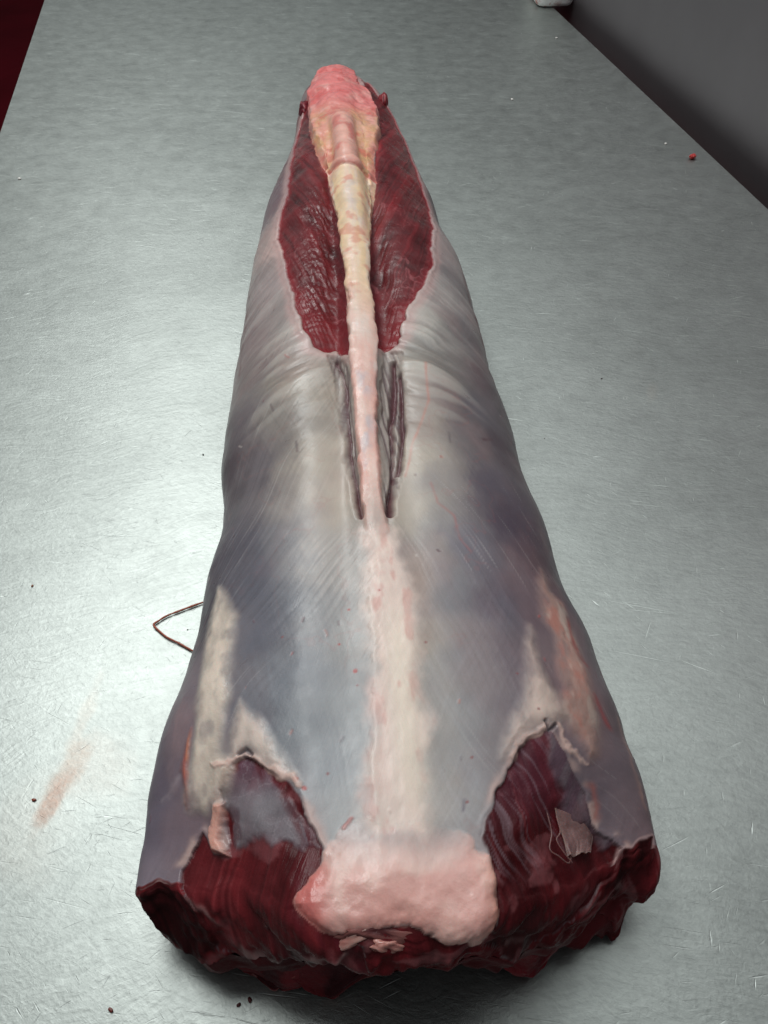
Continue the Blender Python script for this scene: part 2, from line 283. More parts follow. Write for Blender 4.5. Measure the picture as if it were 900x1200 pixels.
SHEET = {
  'flap_tip': [[(-0.0519,0.1247,0.028),(-0.0409,0.1243,0.032),(-0.0291,0.123,0.034),(-0.0175,0.1237,0.034),(-0.0054,0.1251,0.034)],[(-0.0484,0.122,0.02),(-0.0398,0.1211,0.018),(-0.0287,0.1195,0.016),(-0.0178,0.1205,0.02),(-0.0055,0.1233,0.028)],[(-0.0452,0.1196,0.018),(-0.0377,0.1182,0.01),(-0.0282,0.1159,0.005),(-0.0192,0.1169,0.012),(-0.0051,0.121,0.026)],[(-0.0417,0.1177,0.02),(-0.0354,0.1166,0.008),(-0.0246,0.1132,0.003),(-0.0167,0.1154,0.011),(-0.0047,0.1185,0.026)]],
  'flap_left': [[(-0.0752,0.1343,0.028),(-0.0653,0.1307,0.03),(-0.0549,0.1275,0.032),(-0.043,0.1257,0.032),(-0.0327,0.1243,0.032)],[(-0.074,0.132,0.016),(-0.0654,0.1275,0.016),(-0.0554,0.1238,0.016),(-0.0447,0.1217,0.016),(-0.0343,0.1225,0.018)],[(-0.0715,0.1299,0.008),(-0.0639,0.126,0.006),(-0.0545,0.1215,0.006),(-0.0463,0.1191,0.004),(-0.0363,0.1204,0.01)],[(-0.0683,0.1282,0.006),(-0.0616,0.1238,0.003),(-0.0536,0.1179,0.003),(-0.047,0.1164,0.003),(-0.0395,0.1187,0.008)]],
  'flap_right': [[(0.0423,0.1278,0.043),(0.0535,0.1271,0.045),(0.0643,0.1278,0.045),(0.0753,0.1322,0.045),(0.087,0.1388,0.043)],[(0.0462,0.1272,0.033),(0.0561,0.1254,0.033),(0.0661,0.1263,0.029),(0.0759,0.1308,0.031),(0.0865,0.1369,0.035)],[(0.0506,0.1269,0.027),(0.0607,0.1241,0.019),(0.0689,0.1249,0.011),(0.075,0.1287,0.021),(0.0856,0.1359,0.029)],[(0.0541,0.1266,0.023),(0.064,0.1237,0.01),(0.0705,0.1231,0.003),(0.0751,0.1285,0.014),(0.0844,0.1354,0.026)]],
  'film_left': [[(-0.0869,0.1419,0.047),(-0.078,0.1369,0.044),(-0.0696,0.1323,0.038),(-0.0585,0.1262,0.034),(-0.044,0.1227,0.036),(-0.0299,0.1214,0.038)],[(-0.0853,0.1398,0.04),(-0.0773,0.1351,0.036),(-0.0688,0.1304,0.03),(-0.0578,0.1248,0.024),(-0.0439,0.1214,0.026),(-0.0318,0.1202,0.03)],[(-0.0823,0.1366,0.036),(-0.0748,0.1333,0.03),(-0.0664,0.1284,0.022),(-0.0563,0.1233,0.014),(-0.0446,0.1198,0.016),(-0.0344,0.1192,0.026)]],
}

# ---------------------------------------------------------------- helpers
def lin(r, g, b, k=1.0):
    f = lambda c: (c/12.92 if c <= .04045 else ((c+.055)/1.055)**2.4)
    return np.array([f(r/255)*k, f(g/255)*k, f(b/255)*k])
_LAT = rng.random((8, 256, 256)).astype(np.float32)
def vnoise(x, y, seed=0):
    L = _LAT[seed % 8]; x = x + seed*17.3; y = y + seed*9.7
    xi = np.floor(x).astype(int); yi = np.floor(y).astype(int); fx = x-xi; fy = y-yi
    fx = fx*fx*fx*(fx*(fx*6-15)+10); fy = fy*fy*fy*(fy*(fy*6-15)+10)
    x0 = xi % 256; x1 = (xi+1) % 256; y0 = yi % 256; y1 = (yi+1) % 256
    return (L[y0,x0]*(1-fx)+L[y0,x1]*fx)*(1-fy)+(L[y1,x0]*(1-fx)+L[y1,x1]*fx)*fy
def fbm(x, y, seed=0, o=4, g=.5):
    v = 0; a = 1; t = 0
    for k in range(o):
        v = v + a*vnoise(x*2**k, y*2**k, seed+k); t += a; a *= g
    return v/t                                    # 0..1, mean about .5
def fib(x, y, seed=0, o=3):
    """long fibres along y: every strand across x has its own phase"""
    v = 0; a = 1; t = 0
    for k in range(o):
        X = x*1.9**k; v = v+a*vnoise(X, y*1.5**k+.7*vnoise(X*.55, X*0+seed, seed+k+2), seed+k); t += a; a *= .6
    return v/t
def sstep(x, lo, hi):
    k = np.clip((x-lo)/(hi-lo), 0, 1); return k*k*(3-2*k)
def empty(name, loc, label=None, cat=None, group=None):
    o = bpy.data.objects.new(name, None); C.objects.link(o); o.location = loc; o.empty_display_size = .05
    return tag(o, label, cat, group)
def tag(o, label=None, cat=None, group=None, kind=None):
    for k, v in (('label', label), ('category', cat), ('group', group), ('kind', kind)):
        if v: o[k] = v
    return o
def link(name, me, m, parent=None):
    o = bpy.data.objects.new(name, me); C.objects.link(o)
    if m is not None and not me.materials: me.materials.append(m)
    if parent is not None:
        o.parent = parent; o.location = -parent.location
    return o
def mesh_np(name, V, F, m, parent=None, col=None, rough=None, nrm=None, uv=None):
    """V n x 3, F k x 4 quads"""
    me = bpy.data.meshes.new(name); V = np.asarray(V, np.float32); F = np.asarray(F, np.int32)
    me.vertices.add(len(V)); me.vertices.foreach_set('co', V.ravel())
    k = F.shape[1]
    me.loops.add(F.size); me.loops.foreach_set('vertex_index', F.ravel())
    me.polygons.add(len(F)); me.polygons.foreach_set('loop_start', np.arange(0, F.size, k, dtype=np.int32))
    me.polygons.foreach_set('use_smooth', np.ones(len(F), bool))
    me.update(calc_edges=True); me.validate()
    if col is not None:
        a = me.attributes.new('Tint', 'FLOAT_COLOR', 'POINT'); a.data.foreach_set('color', np.concatenate([col, np.ones((len(V),1))], 1).astype(np.float32).ravel())
    if rough is not None:
        a = me.attributes.new('Rough', 'FLOAT', 'POINT'); a.data.foreach_set('value', rough.astype(np.float32))
    if uv is not None:
        a = me.attributes.new('Grain', 'FLOAT_VECTOR', 'POINT'); a.data.foreach_set('vector', np.concatenate([uv, np.zeros((len(V),1))], 1).astype(np.float32).ravel())
    if nrm is not None:
        me.normals_split_custom_set_from_vertices(nrm.tolist())
    return link(name, me, m, parent)
class NT:
    def __init__(s, name):
        s.m = bpy.data.materials.new(name); s.m.use_nodes = True; s.t = s.m.node_tree; s.b = s.t.nodes['Principled BSDF']
    def n(s, kind, **kw):
        o = s.t.nodes.new('ShaderNode'+kind)
        for k, v in kw.items():
            if k in o.inputs: o.inputs[k].default_value = v
            else: setattr(o, k, v)
        return o
    def l(s, a, b): s.t.links.new(a, b)
    def math(s, op, a, b=None, c=None):
        o = s.n('Math', operation=op)
        for i, v in enumerate((a, b, c)):
            if v is None: continue
            if isinstance(v, (int, float)): o.inputs[i].default_value = v
            else: s.l(v, o.inputs[i])
        return o.outputs[0]
    def mix(s, f, a, b, mode='MIX'):
        o = s.n('Mix', data_type='RGBA', blend_type=mode)
        for i, v in ((0, f), (6, a), (7, b)):
            if isinstance(v, (int, float, tuple)): o.inputs[i].default_value = v
            else: s.l(v, o.inputs[i])
        return o.outputs[2]
    def ramp(s, f, lo, hi, a=0.0, b=1.0):
        o = s.n('MapRange', interpolation_type='SMOOTHSTEP'); s.l(f, o.inputs[0])
        for i, v in ((1, lo), (2, hi), (3, a), (4, b)): o.inputs[i].default_value = v
        return o.outputs[0]
    def noise(s, vec, scale, detail=3, rough=.55, mapping=None, rot=(0,0,0), dist=0):
        if mapping:
            mp = s.n('Mapping'); s.l(vec, mp.inputs[0]); mp.vector_type = 'TEXTURE'; mp.inputs['Scale'].default_value = tuple(1/q for q in mapping); mp.inputs['Rotation'].default_value = rot; vec = mp.outputs[0]
        o = s.n('TexNoise'); s.l(vec, o.inputs['Vector']); o.inputs['Scale'].default_value = scale; o.inputs['Detail'].default_value = detail; o.inputs['Roughness'].default_value = rough; o.inputs['Distortion'].default_value = dist
        return o.outputs[0]

def flesh(name, coat, coat_rough, sss, bump, fiber=0.0, grain=.10, spec=.5):
    """wet tissue: colour and gloss come from the mesh's own Tint and Rough, with fine grain on top"""
    t = NT(name); b = t.b
    at = t.n('Attribute', attribute_name='Tint'); ar = t.n('Attribute', attribute_name='Rough'); ag = t.n('Attribute', attribute_name='Grain')
    co = t.n('TexCoord').outputs['Object']
    n1 = t.noise(co, 900, 3, .6); n2 = t.noise(co, 160, 4, .6)
    f = t.math('ADD', t.math('MULTIPLY', n1, grain), t.math('MULTIPLY', n2, grain*1.2)); f = t.math('ADD', f, 1-grain*1.1)
    h = t.math('ADD', t.math('MULTIPLY', n1, .4), n2)
    if fiber:
        nf = t.noise(ag.outputs['Vector'], 1.0, 2, .5, (1500, 60, 1))
        h = t.math('ADD', h, t.math('MULTIPLY', nf, fiber)); f = t.math('ADD', f, t.math('MULTIPLY', t.math('SUBTRACT', nf, .5), .25*fiber))
    cm = t.n('VectorMath', operation='SCALE'); t.l(at.outputs['Color'], cm.inputs[0]); t.l(f, cm.inputs['Scale'])
    t.l(cm.outputs[0], b.inputs['Base Color'])
    r = t.math('ADD', ar.outputs['Fac'], t.math('MULTIPLY', t.math('SUBTRACT', n2, .5), .25)); t.l(r, b.inputs['Roughness'])
    b.inputs['Specular IOR Level'].default_value = spec
    wet = t.ramp(t.noise(co, 75, 4, .6), .44, .60, coat*.12, coat); t.l(wet, b.inputs['Coat Weight']); b.inputs['Coat Roughness'].default_value = coat_rough; b.inputs['Coat IOR'].default_value = 1.38
    if sss:
        b.inputs['Subsurface Weight'].default_value = sss; b.inputs['Subsurface Radius'].default_value = (1, .35, .25); b.inputs['Subsurface Scale'].default_value = .004
    bp = t.n('Bump', Strength=bump, Distance=.0006); t.l(h, bp.inputs['Height']); t.l(bp.outputs[0], b.inputs['Normal']); t.l(bp.outputs[0], b.inputs['Coat Normal'])
    return t.m
def plain(name, col, rough=.6, metal=0, coat=0, var=.15, scale=300, bump=.3, trans=0, alpha=1, spec=.5):
    t = NT(name); t.b.inputs['Specular IOR Level'].default_value = spec; co = t.n('TexCoord').outputs['Object']; n = t.noise(co, scale, 4)
    c = t.mix(n, tuple(np.array(col)*(1-var))+(1,), tuple(np.minimum(np.array(col)*(1+var), 1))+(1,)); t.l(c, t.b.inputs['Base Color'])
    t.b.inputs['Roughness'].default_value = rough; t.b.inputs['Metallic'].default_value = metal; t.b.inputs['Coat Weight'].default_value = coat; t.b.inputs['Coat Roughness'].default_value = .15
    t.b.inputs['Transmission Weight'].default_value = trans; t.b.inputs['Alpha'].default_value = alpha
    bp = t.n('Bump', Strength=bump, Distance=.0005); t.l(n, bp.inputs['Height']); t.l(bp.outputs[0], t.b.inputs['Normal'])
    return t.m
M_skin = flesh('silverskin', .22, .22, .10, .22, .35, .10, .4)
M_muscle = flesh('raw_muscle', .55, .07, .06, .5, .6, .16, .25)
M_rump = flesh('rump_meat', .16, .12, .06, .5, .6, .16, .2)
M_fat = flesh('fat', .6, .14, .25, .45, 0, .07, .4)
M_cut = flesh('cut_face', .05, .15, .05, .6, .2, .25, .12)

# ---------------------------------------------------------------- table
def steel():
    t = NT('worn_steel'); b = t.b; co = t.n('TexCoord').outputs['Object']
    b.inputs['Metallic'].default_value = 1
    big = t.noise(co, 5, 4, .6); mid = t.noise(co, 45, 4, .65); fine = t.noise(co, 420, 3, .6)
    def scr(scale, sy, rot, lo, hi, s2=3.0):
        s = t.noise(co, scale, 2, .5, (1, sy, 1), (0, 0, math.radians(rot)), .15)
        m = t.noise(co, s2, 2, .5, (1.7, 1, 1), (0, 0, math.radians(rot*3+11)))
        return t.math('MULTIPLY', t.ramp(s, lo, hi), t.ramp(m, .42, .62))
    # wiped and scoured in arcs round where the butcher stands
    rel = t.n('VectorMath', operation='SUBTRACT'); t.l(co, rel.inputs[0]); rel.inputs[1].default_value = (.12, -.75, 0)
    sp = t.n('SeparateXYZ'); t.l(rel.outputs[0], sp.inputs[0]); ln = t.n('VectorMath', operation='LENGTH'); t.l(rel.outputs[0], ln.inputs[0])
    wobble = t.math('MULTIPLY', t.math('SUBTRACT', t.noise(co, 6, 3), .5), .10)
    def arcs(ka, kr, seed, detail=3):
        cb = t.n('CombineXYZ'); t.l(t.math('MULTIPLY', t.math('ARCTAN2', sp.outputs[1], sp.outputs[0]), ka), cb.inputs[0]); t.l(t.math('MULTIPLY', t.math('ADD', ln.outputs['Value'], wobble), kr), cb.inputs[1]); cb.inputs[2].default_value = seed
        return t.noise(cb.outputs[0], 1.0, detail, .65)
    brush = arcs(34, 420, 1.3); brush2 = arcs(90, 260, 7.7); crump = t.noise(co, 130, 4, .7, (1, 2.2, 1), (0, 0, math.radians(-32)), .6)
    s1 = scr(26, 22, -8, .66, .76, 9); s2 = scr(30, 20, 24, .68, .78, 8); s3 = scr(22, 26, -28, .69, .79, 11); s4 = scr(34, 16, 62, .70, .80, 12)
    s5 = scr(9, 60, -14, .70, .77, 5); s6 = scr(48, 9, 38, .69, .80, 14)
    s7 = scr(60, 7, 75, .68, .80, 10); s8 = scr(70, 8, -50, .69, .80, 13); s9 = scr(55, 9, 5, .68, .79, 15)
    S = t.math('MAXIMUM', t.math('MAXIMUM', t.math('MAXIMUM', s7, t.math('MAXIMUM', s8, s9)), t.math('MAXIMUM', s1, s2)), t.math('MAXIMUM', s3, t.math('MAXIMUM', s4, t.math('MAXIMUM', s5, s6))))
    dull = t.ramp(big, .35, .68)
    v = t.math('ADD', .25, t.math('MULTIPLY', mid, .10)); v = t.math('ADD', v, t.math('MULTIPLY', brush, .10)); v = t.math('ADD', v, t.math('MULTIPLY', fine, .06)); v = t.math('SUBTRACT', v, t.math('MULTIPLY', dull, .06)); v = t.math('ADD', v, t.math('MULTIPLY', S, .22)); v = t.math('ADD', v, t.math('MULTIPLY', t.math('SUBTRACT', crump, .5), .16))
    cc = t.n('CombineColor'); t.l(t.math('MULTIPLY', v, .94), cc.inputs[0]); t.l(v, cc.inputs[1]); t.l(t.math('MULTIPLY', v, .96), cc.inputs[2])
    col = cc.outputs[0]
    # dried smears of blood water, each where it dried
    sx = t.n('SeparateXYZ'); t.l(co, sx.inputs[0])
    def smear(x, y, rx, ry, rot, amt, tint, nz=30):
        ca, sa = math.cos(rot), math.sin(rot)
        dx = t.math('SUBTRACT', sx.outputs[0], x); dy = t.math('SUBTRACT', sx.outputs[1], y)
        a = t.math('DIVIDE', t.math('ADD', t.math('MULTIPLY', dx, ca), t.math('MULTIPLY', dy, sa)), rx)
        c = t.math('DIVIDE', t.math('SUBTRACT', t.math('MULTIPLY', dy, ca), t.math('MULTIPLY', dx, sa)), ry)
        d = t.math('ADD', t.math('POWER', a, 2), t.math('POWER', c, 2))
        d = t.math('SQRT', d); k = t.ramp(t.math('ADD', d, t.math('MULTIPLY', t.math('SUBTRACT', t.noise(co, nz, 4), .5), 1.3)), .3, 1.05, amt, 0)
        k = t.math('MULTIPLY', k, t.ramp(fine, .25, .7, .55, 1)); return k, tint
    outs = [smear(*p) for p in STAINS]
    rough = t.math('ADD', .33, t.math('MULTIPLY', mid, .14)); rough = t.math('ADD', rough, t.math('MULTIPLY', big, .10))
    met = None
    for k, tint in outs:
        col = t.mix(k, col, tint+(1,))
    t.l(col, b.inputs['Base Color']); t.l(rough, b.inputs['Roughness'])
    h = t.math('ADD', t.math('MULTIPLY', brush, .40), t.math('ADD', t.math('MULTIPLY', brush2, .40), t.math('MULTIPLY', fine, .5))); h = t.math('ADD', h, t.math('ADD', t.math('MULTIPLY', mid, .5), t.math('MULTIPLY', crump, .55))); h = t.math('SUBTRACT', h, t.math('MULTIPLY', S, .9))
    bp = t.n('Bump', Strength=.26, Distance=.0009); t.l(h, bp.inputs['Height']); t.l(bp.outputs[0], b.inputs['Normal'])
    return t.m
ts = TB['stain']
STAINS = [(ts[0][0], ts[0][1], .010, .040, -.3, .40, (.27, .165, .115), 60), (ts[1][0], ts[1][1], .007, .024, -.3, .5, (.26, .14, .10), 60), (ts[2][0]+.01, ts[2][1], .03, .028, .2, .14, (.40, .30, .25), 50),
          (ts[3][0], ts[3][1], .006, .04, -.1, .25, (.38, .30, .25), 60), (ts[5][0], ts[5][1]-.01, .03, .04, .1, .12, (.42, .35, .30), 30), (.23, .58, .02, .006, 1.2, .2, (.42, .38, .33), 50)]
M_steel = steel()
a, b_ = TB['edge_l']; dirv = Vector((a[0]-b_[0], a[1]-b_[1], 0)).normalized()
nrm_r = Vector((dirv.y, -dirv.x, 0))
def rect_prism(name, p, d, n, l0, l1, w0, w1, z0, z1, m, parent=None, bevel=.002):
    bm = bmesh.new(); vs_ = []
    for z in (z0, z1):
        for (l, w_) in ((l0, w0), (l0, w1), (l1, w1), (l1, w0)):
            q = Vector(p)+d*l+n*w_; vs_.append(bm.verts.new((q.x, q.y, z)))
    for f in ((0,1,2,3), (7,6,5,4), (0,4,5,1), (1,5,6,2), (2,6,7,3), (3,7,4,0)): bm.faces.new([vs_[i] for i in f])
    bmesh.ops.recalc_face_normals(bm, faces=bm.faces)
    if bevel: bmesh.ops.bevel(bm, geom=bm.edges[:], offset=bevel, segments=2, affect='EDGES')
    me = bpy.data.meshes.new(name); bm.to_mesh(me); bm.free()
    return link(name, me, m, parent)
base = Vector((b_[0], b_[1], 0)); er = TB['edge_r']
wid = (Vector((er[1][0], er[1][1], 0))-base).dot(nrm_r)
tbl = empty('steel_table', (0, .5, -.0), 'brushed stainless steel work table scratched all over, holding the large saddle of meat', 'table')
rect_prism('table_top', base, dirv, nrm_r, -1.6, 1.15, 0, wid, -.0016, 0, M_steel, tbl, .0006)
rect_prism('table_edge', base, dirv, nrm_r, -1.6, 1.15, .0005, .003, -.045, -.0018, M_steel, tbl, .0004)
rect_prism('table_edge', base, dirv, nrm_r, -1.6, 1.15, wid-.003, wid-.0005, -.045, -.0018, M_steel, tbl, .0004)
M_panel = plain('dull_steel_panel', (.31, .285, .30), .5, 1, 0, .08, 14, .15)
pn = rect_prism('steel_wall_panel', base, dirv, nrm_r, -1.6, 2.2, wid+.037, wid+.057, -.85, .9, M_panel, None, .002)
tag(pn, 'dark grey steel wall panel standing along the right side of the table', 'wall panel')
M_floor = plain('dark_red_floor', (.075, .003, .007), .9, 0, 0, .5, 3, .1, spec=.05)
fl = rect_prism('floor', base, dirv, nrm_r, -3, 6, -3, wid+.04, -.87, -.85, M_floor, None, 0); tag(fl, kind='structure')

# ---------------------------------------------------------------- the saddle: surface, relief, colour
G, S, A, LA, na = build_grid()
ns, nt = G.shape[:2]
A_full = np.concatenate([A, np.zeros(nt-na)])
Sg = np.repeat(S[:,None], nt, 1); Ag = np.repeat(A_full[None], ns, 0)
half = np.where(Ag < 0, LA[:,:1], LA[:,1:]); Tg = Ag*half           # metres along the skin from the spine
under = np.zeros((ns, nt), bool); under[:,na:] = True
CAPN = 46; capm = (np.arange(ns) < CAPN)[:,None] & np.ones((1, nt), bool)
def to_metric(pts):
    s = np.array([p[0] for p in pts]); a_ = np.array([p[1] for p in pts])
    hl = np.where(a_ < 0, np.interp(s, S, LA[:,0]), np.interp(s, S, LA[:,1])); return np.stack([s, a_*hl], 1)
wob0 = [ (fbm(Sg*55, Tg*55, k, 2)-.5) for k in (3, 6) ]; wob = [ (fbm(Sg*160, Tg*160, k, 3)-.5) for k in (1, 4) ]; wob2 = [ (fbm(Sg*400, Tg*400, k, 2)-.5) for k in (2, 5) ]
def warped(amt):
    return Sg+wob0[0]*amt*1.6+wob[0]*amt*.8+wob2[0]*amt*.14, Tg+wob0[1]*amt*1.6+wob[1]*amt*.8+wob2[1]*amt*.14
def region(key, jag=.003):
    """signed distance (m), positive inside, to a traced outline on the skin"""
    P = to_metric(TR[key]); lo, hi = P.min(0)-.02, P.max(0)+.02
    D = np.full((ns, nt), -.02, np.float32)
    X, Y = warped(jag)
    m = (X > lo[0]) & (X < hi[0]) & (Y > lo[1]) & (Y < hi[1]) & ~under
    x, y = X[m], Y[m]; d = np.full(x.shape, 1e9); ins = np.zeros(x.shape, bool)
    n = len(P)
    for i in range(n):
        a0, b0 = P[i], P[(i+1) % n]; e = b0-a0; w0 = np.stack([x-a0[0], y-a0[1]])
        tt = np.clip((w0[0]*e[0]+w0[1]*e[1])/max(e@e, 1e-12), 0, 1)
        d = np.minimum(d, (w0[0]-e[0]*tt)**2+(w0[1]-e[1]*tt)**2)
        c = ((a0[1] <= y) & (b0[1] > y)) | ((b0[1] <= y) & (a0[1] > y))
        if abs(e[1]) > 1e-12: ins ^= c & (x < a0[0]+(y-a0[1])/e[1]*e[0])
    D[m] = np.sqrt(d)*np.where(ins, 1, -1); return D
def line(key, jag=.002):
    P = to_metric(TR[key]); lo, hi = P.min(0)-.02, P.max(0)+.02
    D = np.full((ns, nt), .02, np.float32); X, Y = warped(jag)
    m = (X > lo[0]) & (X < hi[0]) & (Y > lo[1]) & (Y < hi[1]) & ~under
    x, y = X[m], Y[m]; d = np.full(x.shape, 1e9)
    for i in range(max(1, len(P)-1)):
        a0 = P[i]; b0 = P[min(i+1, len(P)-1)]; e = b0-a0; w0 = np.stack([x-a0[0], y-a0[1]])
        tt = np.clip((w0[0]*e[0]+w0[1]*e[1])/max(e@e, 1e-12), 0, 1)
        d = np.minimum(d, (w0[0]-e[0]*tt)**2+(w0[1]-e[1]*tt)**2)
    D[m] = np.sqrt(d); return D
SD = {k: region(k) for k in ('loin_l','loin_r','groove_l','groove_r','rump_l','rump_r','film_l','film_r','strip_l1','strip_l2','tail_l','orange_l','blush_l','strip_r1','strip_r2','fend_l','fend_r')}
SD['spine'] = region('spine', .0015); SD['withers'] = region('withers', .003); SD['pad'] = region('pad', .005); SD['mid'] = region('mid', .006)
col = np.zeros((ns, nt, 3)); rough = np.full((ns, nt), .42); disp = np.zeros((ns, nt))
def mixc(mask, c):
    global col
    c = np.asarray(c); col = col*(1-mask[...,None])+c*mask[...,None]
def mixr(mask, r):
    global rough
    rough = rough*(1-mask)+r*mask
inv = lambda d, w_: sstep(-d, -w_, w_)                # 1 near a line of half width
# -- grey membrane: colour spread smoothly between many spots, warped and streaked along its fibres
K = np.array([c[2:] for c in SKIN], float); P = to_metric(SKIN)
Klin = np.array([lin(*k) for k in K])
lum = Klin.mean(1, keepdims=True); Klin = Klin*(lum**.10)*(.30**-.10)*1.08        # spot contrast raised: membrane's own tones plus shading held in the colour
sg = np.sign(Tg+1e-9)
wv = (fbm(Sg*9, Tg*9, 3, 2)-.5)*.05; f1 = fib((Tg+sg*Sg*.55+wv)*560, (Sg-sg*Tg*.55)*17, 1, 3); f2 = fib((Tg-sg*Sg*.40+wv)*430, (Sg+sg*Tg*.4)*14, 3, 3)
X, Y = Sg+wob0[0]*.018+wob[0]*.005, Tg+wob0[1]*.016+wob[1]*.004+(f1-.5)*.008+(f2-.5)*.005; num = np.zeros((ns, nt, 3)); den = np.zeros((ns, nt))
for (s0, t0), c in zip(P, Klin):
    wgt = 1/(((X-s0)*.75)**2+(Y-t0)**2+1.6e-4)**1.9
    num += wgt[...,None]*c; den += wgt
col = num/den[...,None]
cl = fbm(Sg*26, Tg*26, 6, 4)-.5
fs = (f1-.5)*sstep(fbm(Sg*18, Tg*18, 2, 3), .40, .68)+(f2-.5)*sstep(fbm(Sg*15, Tg*15, 4, 3), .46, .70)*.6
col *= (1+fs*.34+cl*.42)[...,None]; col = col.mean(2, keepdims=True)+(col-col.mean(2, keepdims=True))*1.05; col *= np.array([.875, .865, .85])
pale = sstep(f1, .70, .84)*sstep(fbm(Sg*22, Tg*22, 7, 3), .48, .65)
mixc(pale*.26, lin(190,184,182))
# brown-pink tinge in clouds
mixc(sstep(fbm(Sg*14, Tg*20, 3, 4), .52, .75)*.30, lin(150,118,118))
rough = .36+.16*(fbm(Sg*60, Tg*60, 5, 4)-.5)+.10*(f1-.5)
disp += (fbm(Sg*11, Tg*11, 2, 3)-.5)*.0045+(fbm(Sg*34, Tg*34, 6, 3)-.5)*.0014+fs*.00018
# cross wrinkles where the membrane bunches beside the slits
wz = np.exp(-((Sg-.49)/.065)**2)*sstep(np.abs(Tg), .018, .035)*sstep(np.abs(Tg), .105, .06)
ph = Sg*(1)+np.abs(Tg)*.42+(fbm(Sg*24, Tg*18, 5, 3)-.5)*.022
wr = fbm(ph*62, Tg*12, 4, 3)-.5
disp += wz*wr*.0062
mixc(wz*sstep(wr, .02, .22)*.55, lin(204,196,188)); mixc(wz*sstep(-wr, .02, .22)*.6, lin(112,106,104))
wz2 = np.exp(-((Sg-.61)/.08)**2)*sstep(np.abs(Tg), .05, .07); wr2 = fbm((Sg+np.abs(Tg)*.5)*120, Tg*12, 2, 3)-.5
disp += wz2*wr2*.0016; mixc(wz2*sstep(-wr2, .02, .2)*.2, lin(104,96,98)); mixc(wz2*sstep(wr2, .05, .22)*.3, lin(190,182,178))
# flank edges: thin membrane, meat showing through low on the sides
lowe = sstep(np.abs(Ag), .80, .97)*sstep(Sg, .3, .5)
mixc(lowe*(.35+.5*fbm(Sg*24, Tg*40, 3, 3)), lin(96,34,42))
farm = sstep(Sg, .93, 1.02)
mixc(farm*sstep(fbm(Sg*40, Tg*40, 5, 3), .42, .6)*.8, lin(110,40,48))
# small red veins, scars, flecks
for key, wd, c, k in (('vein_r', .0011, (196,120,104), .75), ('vein_r2', .0008, (180,96,92), .6), ('scar_l', .0012, (80,60,70), .9), ('scar_l2', .0009, (80,60,70), .9), ('scar_r', .0022, (88,60,66), .7), ('scar_r2', .0008, (80,60,70), .8), ('scar_r3', .0012, (84,68,88), .9)):
    d = line(key, .001); mixc(inv(d-wd*.5, .0012)*k*(.4+.8*fbm(Sg*120, Tg*120, 3, 2)), lin(*c))
mo = np.abs(fbm(Sg*30, Tg*30, 6, 4)-.5); cap_v = sstep(mo, .012, .003)*sstep(fbm(Sg*9, Tg*9, 4, 2), .52, .7)
mixc(cap_v*.14, lin(168,96,92))
# scattered nicks, threads and flecks left by the knife
for i in range(90):
    s0 = .15+.6*rng.random()**1.4; a0 = rng.uniform(-.8, .8); hl = np.interp(s0, S, LA[:,0 if a0 < 0 else 1]); t0 = a0*hl
    ln_ = .0004+.0022*rng.random()**3; an = rng.uniform(-.7, .7); wd = .00035+.0004*rng.random()
    i0, i1 = np.searchsorted(S, [s0-.012, s0+.012]); sl = (slice(i0, i1), slice(0, na))
    dx = Sg[sl]-s0+wob[0][sl]*.003; dy = Tg[sl]-t0+wob[1][sl]*.003; p = dx*math.cos(an)+dy*math.sin(an); q_ = -dx*math.sin(an)+dy*math.cos(an)
    mk = sstep(-(np.hypot(np.maximum(np.abs(p)-ln_, 0), q_)-wd), -.0005, .0005)*(.25+.5*rng.random())
    c = lin(*[(176,70,66), (120,84,92), (206,196,190), (190,120,108), (96,70,80)][rng.integers(5)]); col[sl] = col[sl]*(1-mk[...,None])+c*mk[...,None]; disp[sl] += mk*.0004*rng.choice([-1, 1])
# -- pale mid band over the backbone
m = sstep(SD['mid']+wob0[0]*.004, -.007, .006)
cb = lin(246,220,208)*(1+.25*(fbm(Sg*40, Tg*90, 1, 4)-.5))[...,None]
cb = cb*(1-.0)+0; col = col*(1-m[...,None]*.85)+cb*m[...,None]*.85
cream = np.exp(-((Tg-.010-.004*np.sin(Sg*20))/.007)**2)*sstep(Sg, .155, .185)*sstep(Sg, .29, .24); mixc(cream*.6, lin(244,228,208))
pinkm = np.exp(-((Tg+.006)/.005)**2)*sstep(fbm(Sg*45, Tg*80, 3, 4), .48, .62)*m; mixc(pinkm*.16, lin(222,166,156))
gl = inv(line('glint_line', .002)-.0010, .0028); disp += gl*.0004; mixc(gl*.35, lin(236,220,208)); mixr(gl*.6, .26)  # pale colour paints a glint along the band's left edge, also glossier
disp += m*.0009*(fbm(Sg*40, Tg*90, 3, 3)-.5)*2
blot = sstep(fbm(Sg*55, Tg*120, 2, 4), .58, .74)*m; mixc(blot*.40, lin(206,122,112))
brown = np.exp(-((Tg-.021)/.006)**2)*sstep(Sg, .235, .26)*sstep(Sg, .33, .29); mixc(brown*.35*(.4+fbm(Sg*50, Tg*90, 5, 3)), lin(168,140,124))
near_face = capm & ~under
SD_any = np.full((ns, nt), .01)
